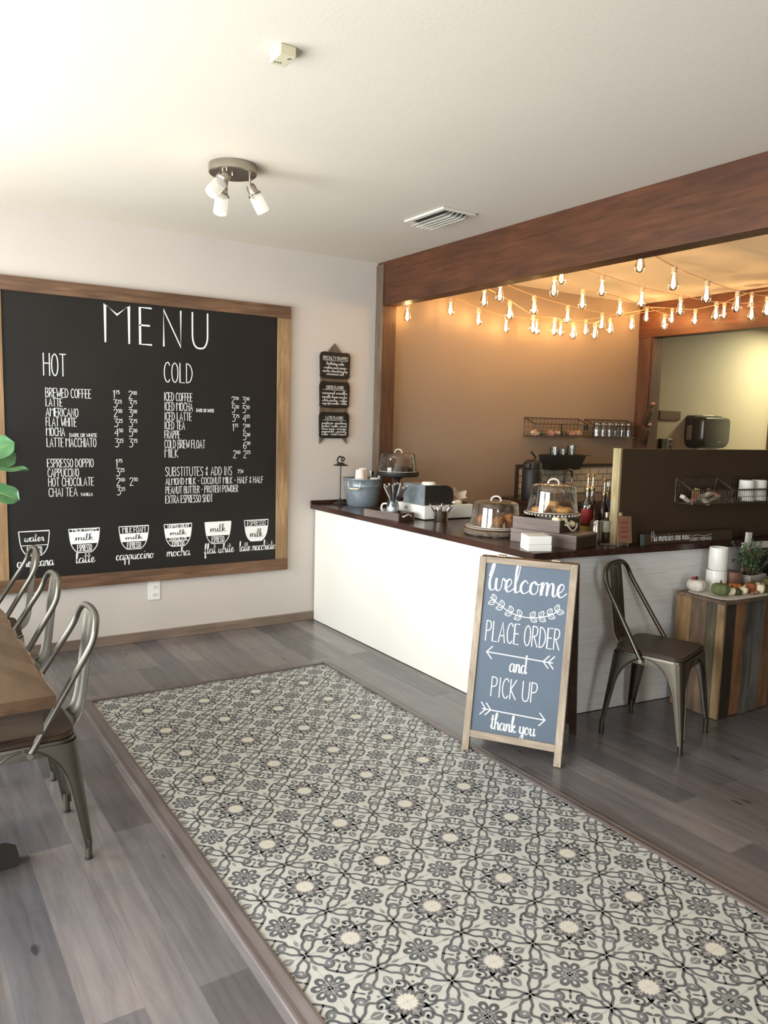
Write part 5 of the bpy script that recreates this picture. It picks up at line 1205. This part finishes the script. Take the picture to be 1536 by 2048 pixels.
# ------------------------------------------------------------------ metal cafe chairs
def chair(label, loc, rz, gun, woodm, group):
    """facing local +x, origin on the floor under the seat"""
    t = thing('cafe_chair', label, 'chair', loc, rz, group)
    SX, SY, ZS = .172, .176, .437            # half size of the seat pan
    bm = BM()
    P = []
    for cx, cy, a0, r in ((SX-.05, SY-.05, 0, .05), (-SX+.06, SY-.065, PI/2, .06), (-SX+.06, -SY+.065, PI, .06), (SX-.05, -SY+.05, 3*PI/2, .05)):
        for i in range(7): a = a0+PI/2*i/6; P.append((cx+r*math.cos(a), cy+r*math.sin(a)))
    prism(bm, P, ZS+.0005, ZS+.022); bmesh.ops.bevel(bm, geom=[e for e in bm.edges if abs(e.verts[0].co.z-e.verts[1].co.z) < 1e-5], offset=.004, segments=2, affect='EDGES')
    obj('seat', bm, woodm, t, True)
    # folded steel seat pan
    bm = BM(); lo = []; 
    Q = [(x*1.015, y*1.015) for x, y in P]
    R1 = [bm.verts.new((x, y, ZS)) for x, y in Q]; R2 = [bm.verts.new((x*1.012, y*1.012, ZS-.012)) for x, y in Q]; R3 = [bm.verts.new((x*1.015, y*1.015, ZS-.046)) for x, y in Q]
    n = len(Q)
    bm.faces.new(R1)
    for A, B in ((R1, R2), (R2, R3)):
        for i in range(n): bm.faces.new((A[i], B[i], B[(i+1) % n], A[(i+1) % n]))
    bmesh.ops.recalc_face_normals(bm, faces=bm.faces[:])
    obj('seat_pan', bm, gun, t, True)
    # legs: folded sheet, wide at the apron, tapering to a small foot
    for sx in (1, -1):
        for sy in (1, -1):
            bm = BM(); rows = []
            fx, fy = (.206 if sx > 0 else .212), .200
            N = 26
            for k in range(N+1):
                u = (k/N)**1.5; z = (ZS-.010)*(1-u)+.045*u
                ox = sx*(SX*1.03+(fx-SX*1.03)*u); oy = sy*(SY*1.03+(fy-SY*1.03)*u)
                wx = .022+.110*(1-math.sqrt(1-max(0, 1-u/.40)**2))+.040*(1-u); wy = .022+.114*(1-math.sqrt(1-max(0, 1-u/.40)**2))+.040*(1-u)
                rc = .014+.030*(1-u)
                pts = [(ox-sx*wx, oy)]
                pts.append((ox-sx*(rc+(wx-rc)*.4), oy))
                for i in range(6):
                    a = PI/2*i/5
                    pts.append((ox-sx*rc+sx*rc*math.sin(a), oy-sy*rc+sy*rc*math.cos(a)))
                pts.append((ox, oy-sy*(rc+(wy-rc)*.4))); pts.append((ox, oy-sy*wy))
                rows.append([bm.verts.new((x, y, z)) for x, y in pts])
            for a, b in zip(rows[:-1], rows[1:]):
                for i in range(len(a)-1): bm.faces.new((a[i], a[i+1], b[i+1], b[i]))
            bmesh.ops.recalc_face_normals(bm, faces=bm.faces[:])
            edge_pts = {0: [r_[0].co.copy() for r_ in rows], -1: [r_[-1].co.copy() for r_ in rows]}
            bmesh.ops.solidify(bm, geom=bm.faces[:], thickness=.0035)
            for idx in (0, -1):                  # rolled edge along the arch
                tube(bm, [p_+Vector((0, 0, -.001)) for p_ in edge_pts[idx]], .0042, 6)
            lg = obj('leg', bm, gun, t, True)
            bm = BM(); cx, cy = sx*(fx-.012), sy*(fy-.012)
            cyl(bm, (cx-sx*.001, cy-sy*.001, .075), (cx, cy, .006), .0125, .0115, 14); obj('foot_sleeve', bm, gun, lg, True)
            bm = BM(); cyl(bm, (cx, cy, .007), (cx, cy, 0), .0130, .0135, 14); obj('rubber_foot', bm, M_black, lg, True)
    # hairpin back tube
    bm = BM(); b0 = Vector((-.022, SY*1.07, ZS-.022)); top = Vector((-.262, 0, .842))
    P = [b0, b0+Vector((-.012, 0, .020))]
    for q in (.35, .68): P.append(b0.lerp(Vector((-.225, .155, .742)), q))
    P += [Vector((-.228, .154, .748)), Vector((-.248, .134, .806)), Vector((-.258, .088, .836)), Vector((-.262, .0, .843))]
    full = P+[Vector((p.x, -p.y, p.z)) for p in reversed(P[:-1])]
    tube(bm, smooth_pts(full, 5), .0115, 10); bk_ = obj('back_tube', bm, gun, t, True)
    for s in (-1, 1):
        bm = BM(); cyl(bm, (-.020, s*SY*1.05, ZS-.024), (-.020, s*(SY*1.07+.016), ZS-.024), .010, seg=12); obj('bolt', bm, M_steel, bk_, True)
    # curved back splat, bending in to the seat
    bm = BM(); rows = []
    path = smooth_pts([(-.262, 0, .838), (-.252, 0, .78), (-.236, 0, .66), (-.222, 0, .55), (-.208, 0, .485), (-.186, 0, .450), (-.160, 0, .442)], 4)
    for k, p in enumerate(path):
        u = k/(len(path)-1); hw = .072+.006*u; row = []
        for i in range(9):
            v = -1+2*i/8; rib = .004*math.cos(v*PI*2.5) if .12 < u < .8 else 0
            row.append(bm.verts.new((p.x-.010*(1-v*v)-rib, v*hw, p.z)))
        rows.append(row)
    for a, b in zip(rows[:-1], rows[1:]):
        for i in range(8): bm.faces.new((a[i], a[i+1], b[i+1], b[i]))
    bmesh.ops.recalc_face_normals(bm, faces=bm.faces[:]); bmesh.ops.solidify(bm, geom=bm.faces[:], thickness=.003)
    obj('back_splat', bm, gun, t, True)
    return t
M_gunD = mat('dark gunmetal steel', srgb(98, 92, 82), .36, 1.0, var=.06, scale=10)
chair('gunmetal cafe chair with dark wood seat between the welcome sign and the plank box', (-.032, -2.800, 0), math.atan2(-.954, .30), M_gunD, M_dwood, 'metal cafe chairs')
c1 = chair('metal cafe chair nearest the camera at the near end of the wooden table', (-2.925, -2.360, 0), PI, M_gun, M_dwood, 'metal cafe chairs')
for y, dx, a, lab in ((-1.685, .0, .02, 'middle metal cafe chair of the three along the wooden table'), (-.950, .035, -.02, 'metal cafe chair furthest along the table, closest to the menu board')):
    c = copy_tree(c1); c.location = (-2.925+dx, y, 0); c.rotation_euler.z = PI+a; c['label'] = lab

# ------------------------------------------------------------------ long table
tb = thing('dining_table', 'long brown wooden table with chipped live edge at the left', 'table', (-3.32, -1.85, 0))
M_top = wood('oiled oak table top', srgb(60, 43, 28), srgb(94, 69, 46), 1, 3.0, 7, .42, .3, .2, c3=srgb(62, 44, 28))
M_apr = wood('dark table apron', srgb(44, 34, 26), srgb(70, 56, 42), 0, 3, 10, .5, .2)
bm = BM(); rng = random.Random(11)
n = 44; right = []
for i in range(n+1):
    y = -1.117+2.237*i/n
    j = 0
    if 6 < i < n and rng.random() < .38: j = rng.uniform(-.010, -.003)
    right.append((.430+j, y))
poly = [(-.43, -1.117)]+right+[(-.43, 1.12)]
prism(bm, poly, .714, .750)
for v in bm.verts:
    if v.co.z > .74 and v.co.x > .40 and v.co.y > -1.0: v.co.x -= abs(rng.gauss(0, .003)); v.co.z -= abs(rng.gauss(0, .0015))
obj('table_top', bm, M_top, tb)
bm = BM(); bx(bm, .432, .437, -1.10, 1.10, .716, .735)
bm.free()
for a in ((-.40, .40, -1.09, -1.06), (-.40, .40, 1.06, 1.09), (.30, .33, -1.06, 1.06), (-.33, -.30, -1.06, 1.06)):
    bm = BM(); bx(bm, a[0], a[1], a[2], a[3], .632, .7135, bev=.002); obj('apron_board', bm, M_apr, tb)
for y in (-.60, .75):
    bm = BM(); prism(bm, [(-.40, .004), (.375, .004), (.388, .02), (.382, .045), (.35, .062), (.2, .072), (-.40, .072)], -.035, .035, Matrix.Translation((0, y, 0)) @ Matrix.Rotation(PI/2, 4, 'X')); obj('foot_beam', bm, M_black, tb)
    bm = BM(); bx(bm, -.06, .06, y-.05, y+.05, .0725, .631, bev=.004); obj('leg', bm, M_black, tb)

# ------------------------------------------------------------------ fiddle leaf fig by the far table end
fg = thing('fig_plant', 'leafy fiddle leaf fig plant at the left edge before the menu board', 'plant', (-3.12, -.34, 0))
M_leaf = mat('glossy fig leaf', srgb(82, 128, 84), .28, var=.3, scale=9); M_stem = mat('grey brown stem', srgb(104, 88, 66), .8, var=.2, scale=40)
bm = BM(); lathe(bm, [(0, 0), (.12, 0), (.15, .26), (.155, .27), (.145, .27), (.135, .24), (0, .24)], 36); obj('pot', bm, M_ceram, fg, True)
bm = BM(); tube(bm, smooth_pts([(0, 0, .24), (.02, -.01, .6), (.0, .01, 1.0), (.03, 0, 1.55)], 6), .012, 8); obj('stem', bm, M_stem, fg, True)
def fig_leaf(base, tip, nrm, wd):
    b = Vector(base); t = Vector(tip); d = t-b; L = d.length; d.normalize()
    nn = Vector(nrm); nn = (nn-d*nn.dot(d)).normalized(); s = d.cross(nn)
    bm = BM(); rows = []; K = 14
    for k in range(K+1):
        u = k/K
        w_ = wd*(u**.55)*(1-u**7)**.55*1.05+.0008
        drop = -.16*L*u*u
        row = []
        for i in range(9):
            v = -1+2*i/8
            z = drop+w_*.28*abs(v)+.010*math.sin(11*u+3*v)*abs(v)
            row.append(bm.verts.new(b+d*L*u+s*w_*v+nn*z))
        rows.append(row)
    for a, c in zip(rows[:-1], rows[1:]):
        for i in range(8): bm.faces.new((a[i], a[i+1], c[i+1], c[i]))
    bmesh.ops.recalc_face_normals(bm, faces=bm.faces[:]); bmesh.ops.solidify(bm, geom=bm.faces[:], thickness=.0014)
    lf = obj('leaf', bm, M_leaf, fg, True)
    bm = BM(); tube(bm, [b-d*.035-nn*.01, b]+[b+d*L*u+nn*(-.16*L*u*u+.002) for u in (.2, .4, .6, .8, .93)], lambda q: .0032*(1-q)+.0008, 6); obj('midrib', bm, mat('pale leaf midrib', srgb(176, 192, 112), .5), lf, True)
O = Vector((-3.12, -.34, 0))
def LF(b, t, n, wd): fig_leaf(Vector(b)-O, Vector(t)-O, n, wd)
LF((-2.93, -.46, 1.235), (-2.665, -.50, 1.385), (-.25, -.8, .5), .085)
LF((-2.90, -.50, 1.19), (-2.605, -.56, 1.262), (.05, -.15, 1), .060)
LF((-2.90, -.46, 1.145), (-2.635, -.52, 1.075), (.15, -.75, .65), .078)
LF((-2.92, -.40, 1.25), (-2.62, -.36, 1.30), (.3, -.9, .3), .080)
rng = random.Random(5)
for i in range(12):
    a = rng.uniform(0, 2*PI)
    if -1.0 < math.sin(a)*0+math.cos(a) and math.cos(a) > .1: a += PI
    z = .75+.07*i; bb = O+Vector((.04*math.cos(a), .04*math.sin(a), z)); 
    LF(bb, bb+Vector((.24*math.cos(a), .20*min(.6, math.sin(a)), .08)), (-.5*math.cos(a), -.5*math.sin(a), 1), .075)
